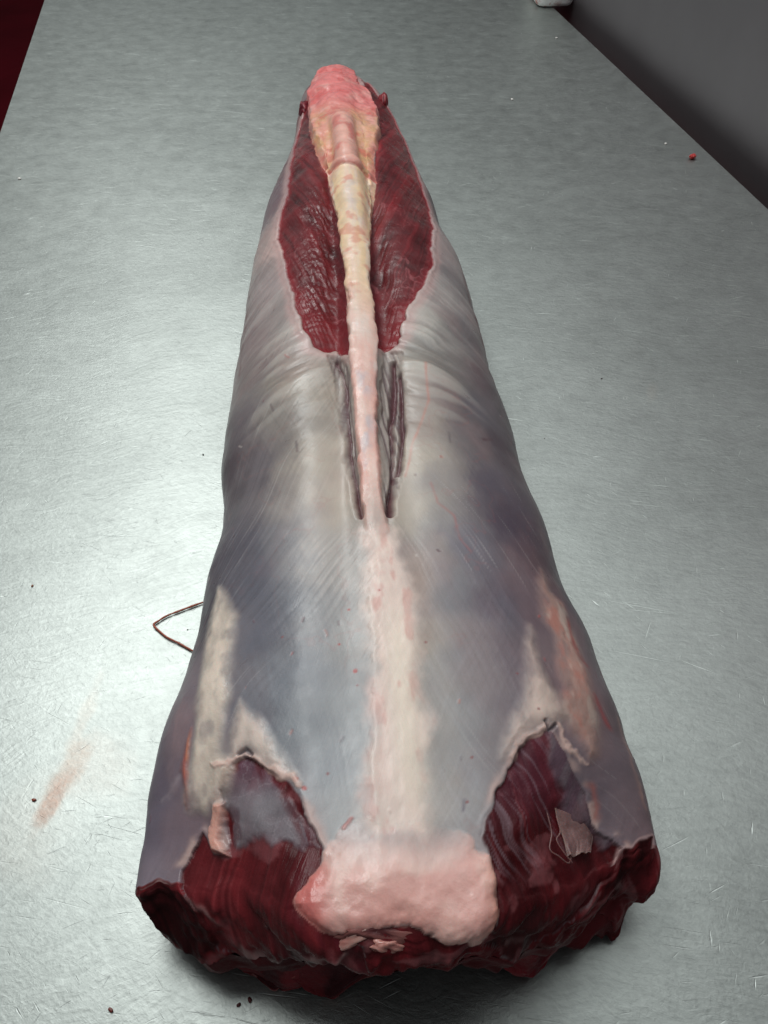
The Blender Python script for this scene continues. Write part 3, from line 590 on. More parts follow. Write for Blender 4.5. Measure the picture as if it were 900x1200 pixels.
# -- exposed red muscle
def muscle(mask, dirk, dark=1.0, fibre=1.0, seed=0):
    """red muscle with its bundles running at a slant"""
    global rough, disp
    sgn = sg*dirk
    u = Tg+sgn*Sg*.30; v = Sg-sgn*Tg*.3
    u = u+(fbm(Sg*26, Tg*26, 2+seed, 2)-.5)*.006
    b1 = fib(u*480, v*9, 1+seed, 3); b2 = fib(u*120, v*5, 3+seed, 2); b3 = fbm(Sg*40, Tg*40, 6+seed, 3)
    c = lin(98,29,34)*dark; k = (1+(b1-.5)*.9+(b2-.5)*.6+(b3-.5)*.9)
    cc = c*k[...,None]
    mixc(mask, 0); globals()['col'] = col+cc*mask[...,None]
    f = sstep(b1, .66, .82)*sstep(b3, .42, .6)
    mixc(mask*f*.22*fibre, lin(168,88,90))
    mixc(mask*sstep(b2, .52, .75)*.30, lin(140,36,42)*dark)
    r = .34+.34*(fbm(Sg*90, Tg*90, 2+seed, 3)-.5); rough = rough*(1-mask)+r*mask
    disp += mask*((b2-.5)*.0012+(b1-.5)*.0006+(b3-.5)*.0014)*np.where(near_face, .5, 1)*sstep(np.abs(SD_any), 0, .004)
for k in ('loin_l', 'loin_r'):
    SD_any = SD[k]; m = sstep(SD[k], -.0006, .0008); muscle(m, -1, 1.0, 1.0, 0)
    disp -= m*.0014; rim = np.exp(-((SD[k]+.0022)/.0020)**2); disp += rim*.0010*fbm(Sg*80, Tg*80, 3, 2)
    mixc(np.exp(-((SD[k]+.004)/.0045)**2)*(SD[k] < .0005)*.55, lin(206,168,164))
    mixc(sstep(SD[k], .007, .0)*m*.45, lin(150,34,44)); 
    mixc(m*sstep(Sg, .62, .52)*.40, lin(136,32,40))
    web = sstep(np.abs(fbm(Sg*38, Tg*70, 5, 3)-.5), .02, .004)*sstep(fbm(Sg*22, Tg*22, 1, 2), .5, .62); mixc(m*web*.45, lin(170,96,100))
chop = np.exp(-((Tg+.034)/.014)**2)*sstep(Sg, .50, .56)*sstep(Sg, .80, .70)*sstep(SD['loin_l'], 0, .004)      # rough, wet patch on the left loin
disp += chop*((fib((Tg+Sg*.25)*260, Sg*55, 5, 2)-.5)*.0022+(fbm(Sg*170, Tg*210, 2, 2)-.5)*.0016); mixr(chop, .20)
# -- slits beside the spine
for k in ('groove_l', 'groove_r'):
    m = sstep(SD[k], -.003, .002); st = fib((Tg+Sg*sg*.13+(fbm(Sg*30, Tg*30, 1, 2)-.5)*.005)*520, Sg*12, 2, 2)
    mixc(m*.8, lin(142,131,127)); mixc(m*sstep(st, .50, .66)*.6, lin(186,174,166)); mixc(m*sstep(st, .48, .36)*.6, lin(100,76,82)); disp -= m*.0018; disp += m*(st-.5)*.0012
for k, wd, dp in (('slit_l1', .0012, .005), ('slit_l2', .0005, .003), ('slit_r1', .0016, .007), ('slit_r2', .0015, .006)):
    d = line(k, .0012)+.0016*(fbm(Sg*38, Tg*60, 3, 2)-.45); m = inv(d-wd, .0010); mixc(m*.85, lin(96,48,58)); disp -= inv(d-wd*.6, .0024)*dp
# -- rump muscles at the near end
for k in ('rump_l', 'rump_r'):
    SD_any = SD[k]; m = sstep(SD[k], -.0005, .0007); L = k == 'rump_l'
    muscle(m, 1, .80 if L else .62, .7, 2)
    disp -= m*.0006; disp += np.exp(-((SD[k]+.0015)/.0015)**2)*.0003*fbm(Sg*90, Tg*90, 3, 2)*2
    mixc(np.exp(-((SD[k]+.002)/.0026)**2)*(SD[k] < 0)*.75*sstep(fbm(Sg*60, Tg*60, 5, 3), .35, .6), lin(206,174,166))
    cl2 = fbm(Sg*75, Tg*75, 3, 4); mixc(m*sstep(cl2, .60, .74)*.45, lin(150,88,92))
    disp += m*(fbm(Sg*42, Tg*42, 1, 3)-.5)*.0050*np.where(near_face, .6, 1)
mL = sstep(SD['film_l']+(fbm(Sg*90, Tg*90, 2, 4)-.5)*.012, -.001, .003)*(.72+.28*sstep(fbm(Sg*50, Tg*50, 6, 3), .35, .6))*sstep(SD['rump_l'], -.0005, .001)
mixc(mL*.80, lin(112,88,104)); mixc(mL*sstep(Sg, .190, .168)*.8, lin(138,134,138)); mixc(mL*sstep(fbm(Sg*60, Tg*60, 4, 4), .5, .66)*.6, lin(86,44,58)); mixr(mL, .42); disp += mL*.0009
redge = np.exp(-((SD['rump_l']-.004)/.004)**2)*sstep(Tg, -.075, -.06)*sstep(fbm(Tg*260+Sg*120, Sg*60, 2, 3), .4, .6); mixc(redge*.8, lin(92,24,34))
web = sstep(np.abs(fbm(Sg*110, Tg*110, 2, 3)-.5), .022, .005)*mL; mixc(web*.4, lin(160,150,156))
mR = sstep(SD['film_r']+.004+(fbm(Sg*80, Tg*80, 4, 4)-.5)*.012, -.001, .005)*sstep(SD['rump_r'], -.0005, .001)*(.65+.35*sstep(fbm(Sg*50, Tg*50, 1, 3), .35, .6))
mixc(mR*.85, lin(116,104,112)); mixc(mR*sstep(fib((Tg-Sg*.5)*160, Sg*9, 4, 2), .46, .66)*.6, lin(92,60,76)); disp += mR*.0009
inR = sstep(SD['rump_r'], 0, .002)*(1-mR)
stz = sstep(fib((Tg*.86+Sg*.5+wob0[0]*.006)*640, (Sg*.86-Tg*.5)*14, 1, 3), .52, .78)*(.4+fbm(Sg*60, Tg*60, 3, 3))*inR*sstep(Sg, .130, .150)*sstep(Tg, .11, .08); mixc(stz*.42, lin(166,146,156))
mixc(inR*sstep(Sg, .150, .18)*.35, lin(104,60,76))
# -- flat cut ends and everything on the near face
near_face = capm & ~under
mface = near_face*1.0; dface = sstep(Sg, Y0-.002, Y0-.012)*(~under)
free = (near_face | ((Sg < Y0+.010) & (SD['pad'] < 0) & (SD['pad'] > -.006) & ~under)) & (SD['pad'] < 0) & (SD['rump_l'] < 0) & (SD['rump_r'] < 0)
SD_any = np.full((ns, nt), .01); muscle(free*1.0, 1, .9, .5, 1)
lay = fbm(Sg*300+fbm(Tg*30, Sg*30, 2, 2)*6, Tg*22, 5, 3); mixc(free*sstep(lay, .60, .72)*.35, lin(150,104,106)); disp += free*(lay-.5)*.0015
for k in ('fend_l', 'fend_r'):
    SD_any = SD[k]; m = sstep(SD[k], -.0006, .0006); muscle(m, 1, .36 if k == 'fend_l' else .42, .15, 3); mixr(m, .5)
    mixc(np.exp(-((SD[k]+.0008)/.0010)**2)*.6*(Sg > Y0-.002), lin(196,160,158))
# -- cream fat strips and their rags
def fat(key, c, h, w_=.003, edge=.002, k=.9):
    global disp
    m = sstep(SD[key], -edge, w_); n = fbm(Sg*70, Tg*140, 4, 4)
    cc = lin(*c)*(1+(n-.5)*.5)[...,None]
    kk = k*m*(.55+.45*sstep(fbm(Sg*60, Tg*110, 2, 4), .3, .55)); globals()['col'] = col*(1-kk[...,None])+cc*kk[...,None]
    disp += m*h*(.7+.6*n); mixr(m*.8, .46)
    return m
ms = fat('strip_l1', (230,212,196), .0016, .006, .005); mixc(ms*sstep(Sg, .26, .36)*.45, lin(160,148,144)); fat('strip_l2', (232,212,200), .0014, .006, .003)
fat('tail_l', (222,164,148), .0035, .002, .001, .95); mb = fat('blush_l', (164,136,138), .0006, .006, .006, .5)
mo_ = fat('orange_l', (190,92,68), .0014, .003, .002, .75); mixc(mo_*sstep(fbm(Tg*700, Sg*60, 1, 2), .5, .6)*.6, lin(226,150,110))
fat('strip_r1', (226,202,190), .0014, .008, .004); mr = fat('strip_r2', (190,152,140), .0012, .007, .005, .8); mixc(mr*sstep(fbm(Sg*55, Tg*100, 2, 4), .52, .76)*.5, lin(200,120,104)); mixc(mr*sstep(fbm(Sg*45, Tg*90, 5, 3), .55, .7)*.5, lin(214,196,184))
for key, wd, c, k in (('white_l', .0016, (176,160,164), .7), ('rim_r', .0010, (196,150,136), .8), ('side_r', .0030, (96,28,36), .9), ('side_l', .0022, (100,36,42), .7), ('red_r1', .0022, (164,52,50), .8), ('red_r2', .0026, (168,48,48), .8), ('orange_r', .0016, (190,92,66), .7)):
    mixc(inv(line(key, .004)-wd*.4, .0036)*k*(.4+fbm(Sg*90, Tg*120, 3, 3)), lin(*c))
for i, q in enumerate(to_metric(TR['spots'])):
    X, Y = warped(.002); d = np.hypot(X-q[0], Y-q[1]); mixc(inv(d-(.0013, .0014, .0012, .0007)[i] if i < 4 else d-.0007, .0005)*.85, lin(*((178,52,48) if i < 6 else (140,70,70))))
# ragged torn rims, nicks and seams of white film
for key in ('rag_r', 'rag_r2', 'rag_l', 'rag_l2'):
    d = line(key, .006); nn = fbm(Sg*140, Tg*140, 2, 3); m = inv(d-.0026*nn, .0010); mixc(m*.75, lin(228,192,180)); disp += m*.0009*nn
for key in ('nick_l', 'nick_r'):
    m = inv(line(key, .002)-.0009, .0009); mixc(m*.85, lin(88,78,86)); disp -= m*.0014
for key, w_ in (('fascia', .0016), ('fascia2', .0022), ('fascia3', .0007)):
    nn = fbm(Sg*90, Tg*120, 4, 4); d = line(key, .004); m = inv(d-w_*2*(nn-.15), .0016)*sstep(fbm(Sg*50, Tg*50, 1, 3), .28, .5); mixc(m*.7, lin(168,136,134)); disp += m*.0012*nn
# -- spine ridge, withers, rump pad
m = sstep(SD['spine'], -.0006, .0010)*sstep(Sg, .315, .36); n = fbm(Sg*60, Tg*60, 2, 4)
cs = lin(228,190,178)*(1+(n-.5)*.30)[...,None]
far_y = sstep(Sg, .50, .62); cs = cs*(1-far_y[...,None]*.75)+lin(232,203,156)*(1+(n-.5)*.3)[...,None]*far_y[...,None]*.75
col = col*(1-m[...,None])+cs*m[...,None]
mixc(m*np.exp(-((SD['spine']-.002)/.002)**2)*.45, lin(230,168,158)); 
mixc(m*sstep(fbm(Sg*26, Tg*160, 5, 4), .45, .72)*.55, lin(232,214,204)); mixc(m*sstep(fbm(Sg*16, Tg*150, 1, 4), .50, .74)*.40, lin(216,150,136)); mixc(m*sstep(fbm(Sg*44, Tg*110, 7, 3), .54, .72)*np.exp(-(Tg/.0045)**2)*.5, lin(170,174,188)); mixc(m*np.exp(-((Tg+.001)/.0035)**2)*far_y*.6, lin(230,206,190))
mixc(m*sstep(fbm(Sg*70, Tg*120, 3, 4), .58, .74)*far_y*.5, lin(208,112,92))
disp += m*(.0035*sstep(SD['spine'], -.0005, .003)+.0005*(n-.5)+.0005*(fbm(Sg*160, Tg*160, 3, 3)-.5)); mixr(m, .38)
m = sstep(SD['withers'], -.0006, .0012); n = fbm(Sg*45, Tg*45, 4, 4)
cw = lin(218,150,134)*(1+(n-.5)*.4)[...,None]; col = col*(1-m[...,None])+cw*m[...,None]
mixc(m*sstep(Sg, .93, 1.02)*.75, lin(216,112,116)); mixc(m*sstep(fbm(Sg*18, Tg*60, 6, 4), .36, .66)*sstep(np.abs(Tg), .006, .014)*sstep(Sg, 1.0, .92)*.75, lin(204,166,116)); mixc(m*sstep(fbm(Sg*40, Tg*60, 4, 4), .5, .7)*.5, lin(232,176,166)); mixc(m*np.exp(-((Tg)/.010)**2)*sstep(Sg, .96, .90)*.7, lin(228,178,164))
mixc(m*sstep(fbm(Sg*50, Tg*90, 2, 4), .56, .74)*.55, lin(200,84,82)); mixc(m*np.exp(-(SD['withers']/.003)**2)*.6, lin(214,110,108))
disp += m*sstep(Sg, .74, .84)*(.006*sstep(SD['withers'], -.0005, .006)+.0025*(n-.5)+.0035*np.exp(-((Tg)/.008)**2)*sstep(Sg, .95, .91)-.003*np.exp(-((np.abs(Tg)-.014)/.005)**2)*sstep(Sg, .96, .9)+.002*(fbm(Sg*75, Tg*75, 6, 3)-.5)+.006*sstep(Sg, .92, 1.0)*(fbm(Sg*34, Tg*45, 3, 3)-.5)); mixr(m, .36)
dp = SD['pad']; m = sstep(dp, -.0005, .0009); n = fbm(Sg*38, Tg*38, 2, 4); n2 = fbm(Sg*120, Tg*120, 5, 3)
topfade = sstep(Sg+wob0[0]*.01, .166, .138)                        # the pad grows out of the band without a step at its top
cp = lin(242,202,192)*(1+(n-.5)*.30)[...,None]; mp = m*topfade
col = col*(1-mp[...,None])+cp*mp[...,None]
mixc(mp*sstep(n, .52, .64)*.45, lin(236,198,186)); mixc(mp*sstep(fbm(Sg*30, Tg*30, 7, 3), .55, .68)*.5, lin(214,138,130)); mixc(mp*sstep(dp, .012, .002)*.35, lin(216,140,128))
mixc(mp*sstep(Tg, -.022, -.036)*sstep(fbm(Sg*60, Tg*60, 3, 3), .48, .62)*.8, lin(204,96,92)); mixc(mp*sstep(Tg, .034, .045)*sstep(fbm(Sg*50, Tg*50, 1, 3), .42, .6)*.6, lin(212,140,110))
disp += mp*(.0034*np.sqrt(np.clip(sstep(dp, -.0005, .009), 0, 1))+.0028*(n-.5)+.0008*(n2-.5)); mixr(mp, .34)
# underside: rib meat
ucol = lin(88,25,30)*(1+(fbm(Sg*50, np.arange(nt)[None]*.2+Sg*0, 3, 3)-.5))[...,None]
col = np.where(under[...,None], ucol, col); disp = np.where(under, 0, disp)
col = np.clip(col, .002, .9); rough = np.clip(rough, .16, .8)
# fade relief towards the seam with the underside and the closing ring of the caps
disp *= sstep(1-np.abs(Ag), .0, .02)*(~under); ci = np.arange(ns); disp *= sstep(ci, 0, 10)[:,None]*sstep(ns-1-ci, 0, 8)[:,None]
def normals(G):
    du = np.roll(G, -1, 1)-np.roll(G, 1, 1); dv = np.gradient(G, axis=0); n = np.cross(du, dv); n /= np.maximum(np.linalg.norm(n, axis=2, keepdims=True), 1e-12); return n
N0 = normals(G)
if N0[ns//2, na//2, 2] < 0: N0 = -N0; FLIP = True
else: FLIP = False
# smooth the base normals a little so that relief does not fold at the end crease
for _ in range(6):
    N0[1:-1] = (N0[:-2]+2*N0[1:-1]+N0[2:])/4; N0 /= np.maximum(np.linalg.norm(N0, axis=2, keepdims=True), 1e-9)
G2 = G+N0*disp[...,None]
# the near face is hacked, not sliced: lumps, hollows and a ragged lower lip
nw = sstep(Sg, Y0+.022, Y0-.004)*(1-.85*sstep(SD['pad'], -.006, .001)); gx, gz = G[...,0], G[...,2]
rag = (fbm(gx*30+3, gz*38+2, 3, 3)-.5)*.017+(fbm(gx*95+1, gz*80, 5, 3)-.5)*.008
G2[...,1] += nw*rag
low = sstep(gz, .030, .006)*sstep(Sg, Y0+.03, Y0)
G2[...,1] += low*(fbm(gx*70, gx*0+2, 2, 4)-.5)*.022; G2[...,2] += nw*sstep(gz, .05, .02)*(fbm(gx*60, gz*20+7, 6, 3)-.5)*.010
G2[...,2] = np.maximum(G2[...,2], .0008)
N1 = normals(G2)*(-1 if FLIP else 1)
def at(p, off=0.0):
    """point and normal on the finished skin at (s, a)"""
    i = int(np.argmin(np.abs(S-p[0]))); j = int(np.argmin(np.abs(A-p[1]))); return Vector(G2[i,j])+Vector(N1[i,j])*off, Vector(N1[i,j])
# ---- split into parts
names = ['rib_side', 'silverskin', 'silverskin', 'loin_muscle', 'loin_muscle', 'rump_muscle', 'rump_muscle', 'flank_end', 'flank_end', 'fat_strip', 'fat_strip', 'fat_strip', 'fat_strip', 'spine_ridge', 'withers_cartilage', 'rump_fat_pad', 'end_face', 'fat_shred', 'bloody_sinew', 'end_face', 'end_face']
mats = [M_cut, M_skin, M_skin, M_muscle, M_muscle, M_rump, M_rump, M_cut, M_cut, M_fat, M_fat, M_fat, M_fat, M_fat, M_fat, M_fat, M_cut, M_fat, M_fat, M_cut, M_cut]
plab = {3: 'red loin muscle left of the spine with wet highlights', 4: 'red loin muscle right of the spine', 5: 'red rump muscle under grey film on the left', 6: 'darker red rump muscle with white fibres on the right', 7: 'dark flat flank end on the left', 8: 'dark flank end on the right'}
lab = np.where(Tg < 0, 1, 2); lab[under] = 0; lab[near_face] = 16; lab[near_face & (Tg < 0)] = 19; lab[near_face & (Tg > .075)] = 20
for k, i in (('rump_l', 5), ('rump_r', 6), ('fend_l', 7), ('fend_r', 8), ('loin_l', 3), ('loin_r', 4), ('strip_l1', 9), ('strip_l2', 10), ('strip_r1', 11), ('strip_r2', 12), ('tail_l', 17), ('orange_l', 18), ('spine', 13), ('withers', 14), ('pad', 15)):
    lab[(SD[k] > 0) & ~under] = i
# crumbs of end face cut off by the outlines go to the part they touch
from collections import deque
seen = np.zeros((CAPN+12, na), bool)
for i0 in range(CAPN+12):
    for j0 in range(na):
        if seen[i0,j0] or lab[i0,j0] not in (16, 19, 20): continue
        L0 = lab[i0,j0]; Q_ = deque([(i0, j0)]); seen[i0,j0] = True; comp = []; touch = 15
        while Q_:
            i, j = Q_.popleft(); comp.append((i, j))
            for a_, b2_ in ((i+1,j), (i-1,j), (i,j+1), (i,j-1)):
                if 0 <= a_ < CAPN+12 and 0 <= b2_ < na:
                    if lab[a_,b2_] == L0:
                        if not seen[a_,b2_]: seen[a_,b2_] = True; Q_.append((a_, b2_))
                    else: touch = lab[a_,b2_]
        if len(comp) < 1500:
            for c_ in comp: lab[c_] = touch
idx = np.arange(ns*nt).reshape(ns, nt)
q = np.stack([idx[:-1], np.roll(idx, -1, 1)[:-1], np.roll(idx, -1, 1)[1:], idx[1:]], -1).reshape(-1, 4)
if FLIP: q = q[:,::-1]
fl_ = lab[:-1].reshape(-1)
saddle = empty('meat_saddle', (0, .6, 0), 'whole skinned saddle of raw meat, grey silverskin over red muscle, pale spine down its middle', 'meat')
Vf, Nf, Cf, Rf = G2.reshape(-1,3), N1.reshape(-1,3), col.reshape(-1,3), rough.reshape(-1); UV = np.stack([Tg+sg*Sg*.3, Sg], -1).reshape(-1,2)
for i, nm in enumerate(names):
    f = q[fl_ == i]
    if not len(f): continue
    u, r = np.unique(f, return_inverse=True)
    o = mesh_np(nm, Vf[u], r.reshape(-1,4), mats[i], saddle, Cf[u], Rf[u], Nf[u], UV[u])
    if i in plab: o['label'] = plab[i]

# ---------------------------------------------------------------- pieces that stand off the skin
def resample(rows, nu, nv):
    R = np.array(rows, float); n, m = R.shape[:2]
    def cr(P, k):                       # smooth resample along axis 0
        n = len(P); u = np.linspace(0, n-1, k); i = np.clip(np.floor(u).astype(int), 0, n-2); f = (u-i).reshape((-1,)+(1,)*(P.ndim-1))
        p0 = P[np.maximum(i-1, 0)]; p1 = P[i]; p2 = P[i+1]; p3 = P[np.minimum(i+2, n-1)]
        return .5*((2*p1)+(-p0+p2)*f+(2*p0-5*p1+4*p2-p3)*f*f+(-p0+3*p1-3*p2+p3)*f**3)
    Q = cr(R, nv); Q = cr(np.swapaxes(Q, 0, 1), nu); return np.swapaxes(Q, 0, 1)
def sheet(name, rows, thick, m, parent, c1, c2, rim=None, nu=90, nv=60, lump=.0012, seed=1, jag=.002, gloss=.34, label=None):
    """a torn sheet of tissue: front and back faces joined round a ragged rim"""
    Q = resample(rows, nu, nv)
    U, V = np.meshgrid(np.linspace(0, 1, nu), np.linspace(0, 1, nv)); 
    W0 = np.linalg.norm(Q[0,-1]-Q[0,0])*U; H0 = np.linalg.norm(Q[-1,nu//2]-Q[0,nu//2])*V
    n = np.cross(np.gradient(Q, axis=1), np.gradient(Q, axis=0)); n /= np.maximum(np.linalg.norm(n, axis=2, keepdims=True), 1e-9)
    if n[nv//2,nu//2,1] > 0: n = -n
    nz = fbm(W0*70, H0*70, seed, 4)-.5
    Q[...,2] += V**3*(fbm(W0*120, H0*0, seed+1, 3)-.5)*jag*2; Q[...,1] += V**3*(fbm(W0*90, H0*0, seed+2, 3)-.5)*jag
    edge = np.minimum(np.minimum(U, 1-U)*W0[0,-1], (1-V)*max(H0[-1,0], .002)); tk = thick*np.sqrt(np.clip(edge/(thick*1.2+1e-6), .02, 1))
    F_ = Q+n*(nz*lump*2+tk*.5)[...,None]; B_ = Q+n*(nz*lump*2-tk*.5)[...,None]
    for X_ in (F_, B_): X_[...,2] = np.maximum(X_[...,2], .0006)
    Vv = np.concatenate([F_.reshape(-1,3), B_.reshape(-1,3)]); k = nu*nv; i = np.arange(k).reshape(nv, nu)
    f = np.stack([i[:-1,:-1], i[1:,:-1], i[1:,1:], i[:-1,1:]], -1).reshape(-1, 4)
    loop = np.concatenate([i[0,:-1], i[:-1,-1], i[-1,:0:-1], i[:0:-1,0]]); l2 = np.roll(loop, -1)
    Fs = np.concatenate([f, f[:,::-1]+k, np.stack([loop, l2, l2+k, loop+k], 1)])
    t_ = sstep(fbm(W0*60, H0*60, seed+3, 4), .36, .64)[...,None]; cc = lin(*c1)*(1-t_)+lin(*c2)*t_
    if rim is not None:
        r_ = np.exp(-(edge/.0016)**2)[...,None]*.8; cc = cc*(1-r_)+lin(*rim)*r_
    cc = cc*(1+nz*.9)[...,None]; cc = np.clip(np.concatenate([cc.reshape(-1,3)]*2), .003, .9)
    uv = np.concatenate([np.stack([W0, H0], -1).reshape(-1,2)]*2)
    o = mesh_np(name, Vv, Fs, m, parent, cc, np.full(2*k, gloss), None, uv)
    if label: o['label'] = label
    return o
def lump(name, p, size, m, parent, c1, c2, rot=(0,0,0), seed=1, amp=.35, n=40, gloss=.32, freq=2.2, pinch=0):
    th = np.linspace(0, 2*np.pi, n, endpoint=False); ph = np.linspace(.02, np.pi-.02, n//2)
    T_, P_ = np.meshgrid(th, ph); d = np.stack([np.sin(P_)*np.cos(T_), np.sin(P_)*np.sin(T_), np.cos(P_)], -1)
    nz = (fbm(d[...,0]*freq+d[...,2]*1.3+5, d[...,1]*freq+d[...,2]*.9+5, seed, 4)-.5)
    if pinch: d = d*np.stack([1-pinch*(d[...,2]*.5+.5)]*2+[np.ones_like(T_)], -1)
    v = d*(1+nz*2*amp)[...,None]*np.array(size)
    from mathutils import Euler
    R = np.array(Euler(rot).to_matrix()); v = v@R.T+np.array(p)
    i = np.arange(T_.size).reshape(T_.shape); f = np.stack([i[:-1], i[1:], np.roll(i[1:], -1, 1), np.roll(i[:-1], -1, 1)], -1).reshape(-1, 4)
    f = np.concatenate([f, np.stack([i[0], np.roll(i[0], -1), np.roll(i[0], -2)], -1)[::2][:, [0,1,2,2]]])[:len(f)]
    t_ = sstep(nz, -.12, .14)[...,None]; cc = lin(*c1)*(1-t_)+lin(*c2)*t_
    v = v.reshape(-1,3); 
    return mesh_np(name, v, f, m, parent, cc.reshape(-1,3), np.full(len(v), gloss), None, np.stack([T_*.01, P_*.01], -1).reshape(-1,2))
def tube(name, pts, rad, m, parent=None, c=(120,50,40), n=8, sub=8, seed=1, wob=.2):
    P = resample([[tuple(q)] for q in pts], 1, (len(pts)-1)*sub+1)[:,0]; k = len(P)
    d = np.gradient(P, axis=0); d /= np.maximum(np.linalg.norm(d, axis=1, keepdims=True), 1e-9)
    a1 = np.cross(d, [0,0,1.]); a1 /= np.maximum(np.linalg.norm(a1, axis=1, keepdims=True), 1e-9); b1 = np.cross(a1, d)
    t = np.linspace(0, 2*np.pi, n, endpoint=False); r = np.broadcast_to(np.asarray(rad, float), (k,))*(1+wob*2*(fbm(np.arange(k)*.45, np.zeros(k), seed, 3)-.5)); r = r*np.clip(np.minimum(np.arange(k), k-1-np.arange(k))/2+.25, 0, 1)
    v = P[:,None]+(a1[:,None]*np.cos(t)[:,None]+b1[:,None]*np.sin(t)[:,None])*r[:,None,None]
    i = np.arange(k*n).reshape(k, n); f = np.stack([i[:-1], np.roll(i[:-1], -1, 1), np.roll(i[1:], -1, 1), i[1:]], -1).reshape(-1, 4)
    cc = np.tile(lin(*c), (k*n, 1))*(1+.5*(fbm(np.arange(k*n)*.05, np.zeros(k*n), seed, 3)-.5))[:,None]
    return mesh_np(name, v.reshape(-1,3), f, m, parent, cc, np.full(k*n, .35), None, np.stack([np.zeros(k*n), np.arange(k*n)*.001], -1))
M_thin = flesh('torn_film', .35, .2, .3, .4, .3, .12, .45); M_thin.node_tree.nodes['Principled BSDF'].inputs['Alpha'].default_value = .62
sheet('meat_flap', SHEET['flap_left'], .006, M_cut, saddle, (70,20,26), (118,40,46), (176,124,120), seed=2, lump=.0026, jag=.006, label='dark red flap hanging over the near left edge')
sheet('meat_flap', SHEET['flap_tip'], .0045, M_cut, saddle, (62,18,24), (104,32,38), (182,104,98), seed=4, lump=.002, jag=.004, label='pointed red flap whose tip touches the table')
sheet('meat_flap', SHEET['flap_right'], .006, M_cut, saddle, (86,24,32), (124,34,42), (132,44,48), seed=1, lump=.002, jag=.005, label='red flap with a blunt tip under the near right edge')
# torn film standing up from the right rump muscle, with loops of thread beside it
def skin_pts(key, off): return [tuple(at(p, o)[0]) for p, o in zip(TR[key], off)]
t_rows = [skin_pts('tf0', [.0002]*4), skin_pts('tf1', [.0008]*4), skin_pts('tf2', [.0016,.0020,.0020,.0020]), skin_pts('tf3', [.0010,.0014,.0018,.0028])]
sheet('torn_film', t_rows, .0007, M_thin, saddle, (96,54,66), (158,122,120), (182,150,142), nu=60, nv=60, lump=.0016, seed=5, jag=.005)
for key in ('torn_loop', 'torn_loop2'):
    tube('film_thread', skin_pts(key, [.0008,.002,.0028,.0028,.002,.001][:len(TR[key])]), .0003, M_thin, saddle, (150,112,110), seed=3)
# end of the backbone under the fat pad; dark lump paints its shaded recess
p, n = at(TR['stub'][0])
lump('vertebra_recess', (p.x-.002, p.y+.001, p.z-.004), (.018, .005, .0052), M_cut, saddle, (84,44,46), (140,90,86), (0,.10,0), 3, .35)
lump('bone_end', (p.x+.001, p.y-.004, p.z-.004), (.0075, .003, .0035), M_fat, saddle, (160,100,94), (200,142,132), (0,.2,.1), 5, .3)
lump('bone_end', (p.x-.017, p.y-.002, p.z-.006), (.011, .004, .0035), M_fat, saddle, (176,116,108), (204,158,148), (0,-.5,.2), 2, .3)
# curled red ends beside the withers
p, n = at(TR['nub_l'][0], -.003); lump('curled_lobe', tuple(p), (.008, .017, .009), M_rump, saddle, (86,24,34), (126,44,52), (0,-.3,0), 1, .3)
p, n = at(TR['nub_r'][0], -.003); lump('curled_lobe', tuple(p), (.008, .020, .012), M_rump, saddle, (86,24,34), (136,48,54), (-.3,.25,0), 4, .3, pinch=.35)
# ---------------------------------------------------------------- small things on the table
M_blood = flesh('dried_blood', .3, .25, 0, .4, 0, .2, .4)
st = [(x, y, .0013) for x, y in TB['string']]
tag(tube('sinew_string', st, .00065, M_blood, None, (166,84,62), 8, 8, 2, .35), 'bent brown strand of sinew sticking out on the table from under the saddle', 'sinew')
x, y = TB['red_scrap'][0]; tag(lump('meat_scrap', (x, y, .0028), (.0045, .0035, .003), M_muscle, None, (186,44,46), (206,84,80), (0,0,.6), 2, .4), 'small bright red scrap of meat on bare steel near the right wall panel', 'scrap')
DROP = {5, 6, 7, 9, 12, 14}
CR = [('reddish crumb at the lower tip of the faint blood smear', .0022, (150,70,50)), ('pale brown crumb near the left edge of the photo', .0018, (170,110,80)), ('red brown crumb alone in front of the near left corner of the saddle', .0022, (120,50,40)),
      ('dark red crumb left of its curved neighbour in front of the pointed flap', .0018, (96,34,36)), ('curved dark red crumb between the pointed flap and another crumb', .0022, (96,34,36)), ('tiny black speck on the left of the table above the blood smear', .0011, (60,50,46)), ('tiny black speck close to the left rim of the table', .0010, (60,50,46)),
      ('tiny dark speck just below the bent sinew strand', .0010, (70,50,44)), ('tiny dark speck enclosed by the bent sinew strand', .0009, (70,50,44)), ('tiny red speck inside the blood smear', .0010, (140,60,50)), ('dark brown speck alone on the right half of the table', .0016, (60,40,36)),
      ('grey crumb beside the left flank halfway up', .0016, (96,96,90)), ('lower grey crumb beside the left flank halfway up', .0014, (96,96,90)), ('tiny brown speck close to the right flank halfway up', .0009, (80,56,50)), ('tiny dark speck touching the left near flank', .0010, (70,50,44))]
for i, ((x, y), (lb, r, c)) in enumerate(zip(TB['crumb'], CR)):
    if i in DROP: continue
    tag(lump('crumb', (x, y, r*.3), (r*.6, r*.4, r*.22), M_blood, None, tuple(v*.8 for v in c), c, (0,0,i*1.3), i % 5, .45, 20), lb, 'crumb', 'crumbs scattered on the table')
FL = ['white fleck nearest the white tub', 'white fleck just beyond the red scrap', 'white fleck on the table between saddle and wall panel', 'white fleck close to the left table edge']
M_white = plain('white_fat', (.75,.72,.68), .5)
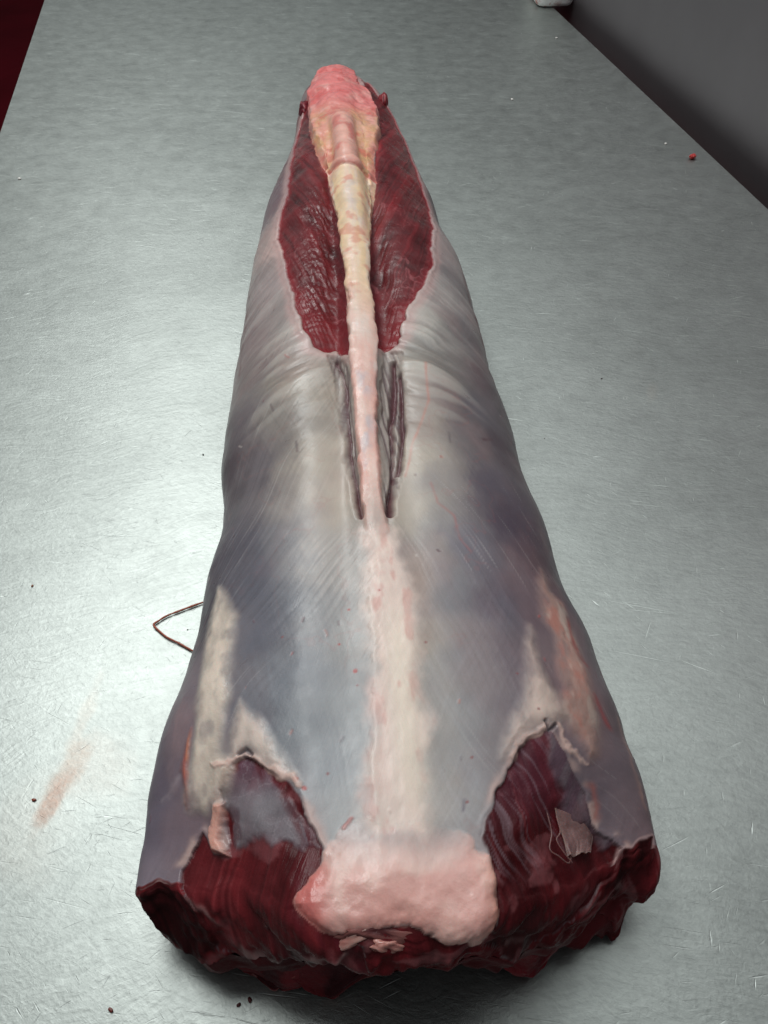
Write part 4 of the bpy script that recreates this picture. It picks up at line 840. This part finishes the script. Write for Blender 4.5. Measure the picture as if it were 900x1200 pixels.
for i, ((x, y), lb) in enumerate(zip(TB['fleck'], FL)):
    tag(lump('fleck', (x, y, .0008), (.0022, .0016, .0011), M_white, None, (200,200,200), (230,230,230), (0,0,i), i, .4, 16), lb, 'fleck', 'white flecks on the table')
def tub_mat():
    t = NT('smeared_white_plastic'); co = t.n('TexCoord').outputs['Object']; sp = t.n('SeparateXYZ'); t.l(co, sp.inputs[0])
    k = t.ramp(t.noise(co, 70, 4, .6), .50, .62); k = t.math('MULTIPLY', k, t.ramp(sp.outputs[2], .004, .016, 1, 0)); k = t.math('MULTIPLY', k, t.ramp(sp.outputs[0], -.02, .02, 1, .15))
    t.l(t.mix(k, (.86,.85,.83,1), (.42,.09,.06,1)), t.b.inputs['Base Color']); t.b.inputs['Roughness'].default_value = .4; return t.m
q = [Vector((x, y, 0)) for x, y in TB['tub']]; wd = (q[3]-q[0]).length; c = (q[1]+q[2])/2
def rrect(hx, hy, r, n=8):
    o = []
    for k, (sx, sy) in enumerate(((1,1), (-1,1), (-1,-1), (1,-1))):
        for i in range(n+1):
            a = (k+i/n)*math.pi/2; o.append((sx*(hx-r)+r*math.cos(a), sy*(hy-r)+r*math.sin(a)))
    return o
prof = [(.012, 0), (.006, .0007), (.002, .003), (0, .008), (-.004, .125), (-.0065, .128), (-.0065, .131), (-.001, .131), (.003, .125), (.006, .012), (.012, .008)]
rings = np.array([[(x, y, z) for x, y in rrect(wd/2-i_, .055-i_, max(.004, .017-i_))] for i_, z in prof]); k, n_ = rings.shape[:2]
ii = np.arange(k*n_).reshape(k, n_); f = np.stack([ii[:-1], np.roll(ii[:-1], -1, 1), np.roll(ii[1:], -1, 1), ii[1:]], -1).reshape(-1, 4)
me = bpy.data.meshes.new('plastic_tub'); me.from_pydata(rings.reshape(-1,3).tolist(), [], f.tolist()+[ii[0][::-1].tolist(), ii[-1].tolist()]); me.update()
for p_ in me.polygons: p_.use_smooth = len(p_.vertices) == 4
tub = link('plastic_tub', me, tub_mat()); tub.location = (c.x+.004, c.y+.062, .0005); tub.rotation_euler = (0, 0, math.radians(4))
tag(tub, 'white plastic tub with red smears round its base at the far end of the table', 'tub')
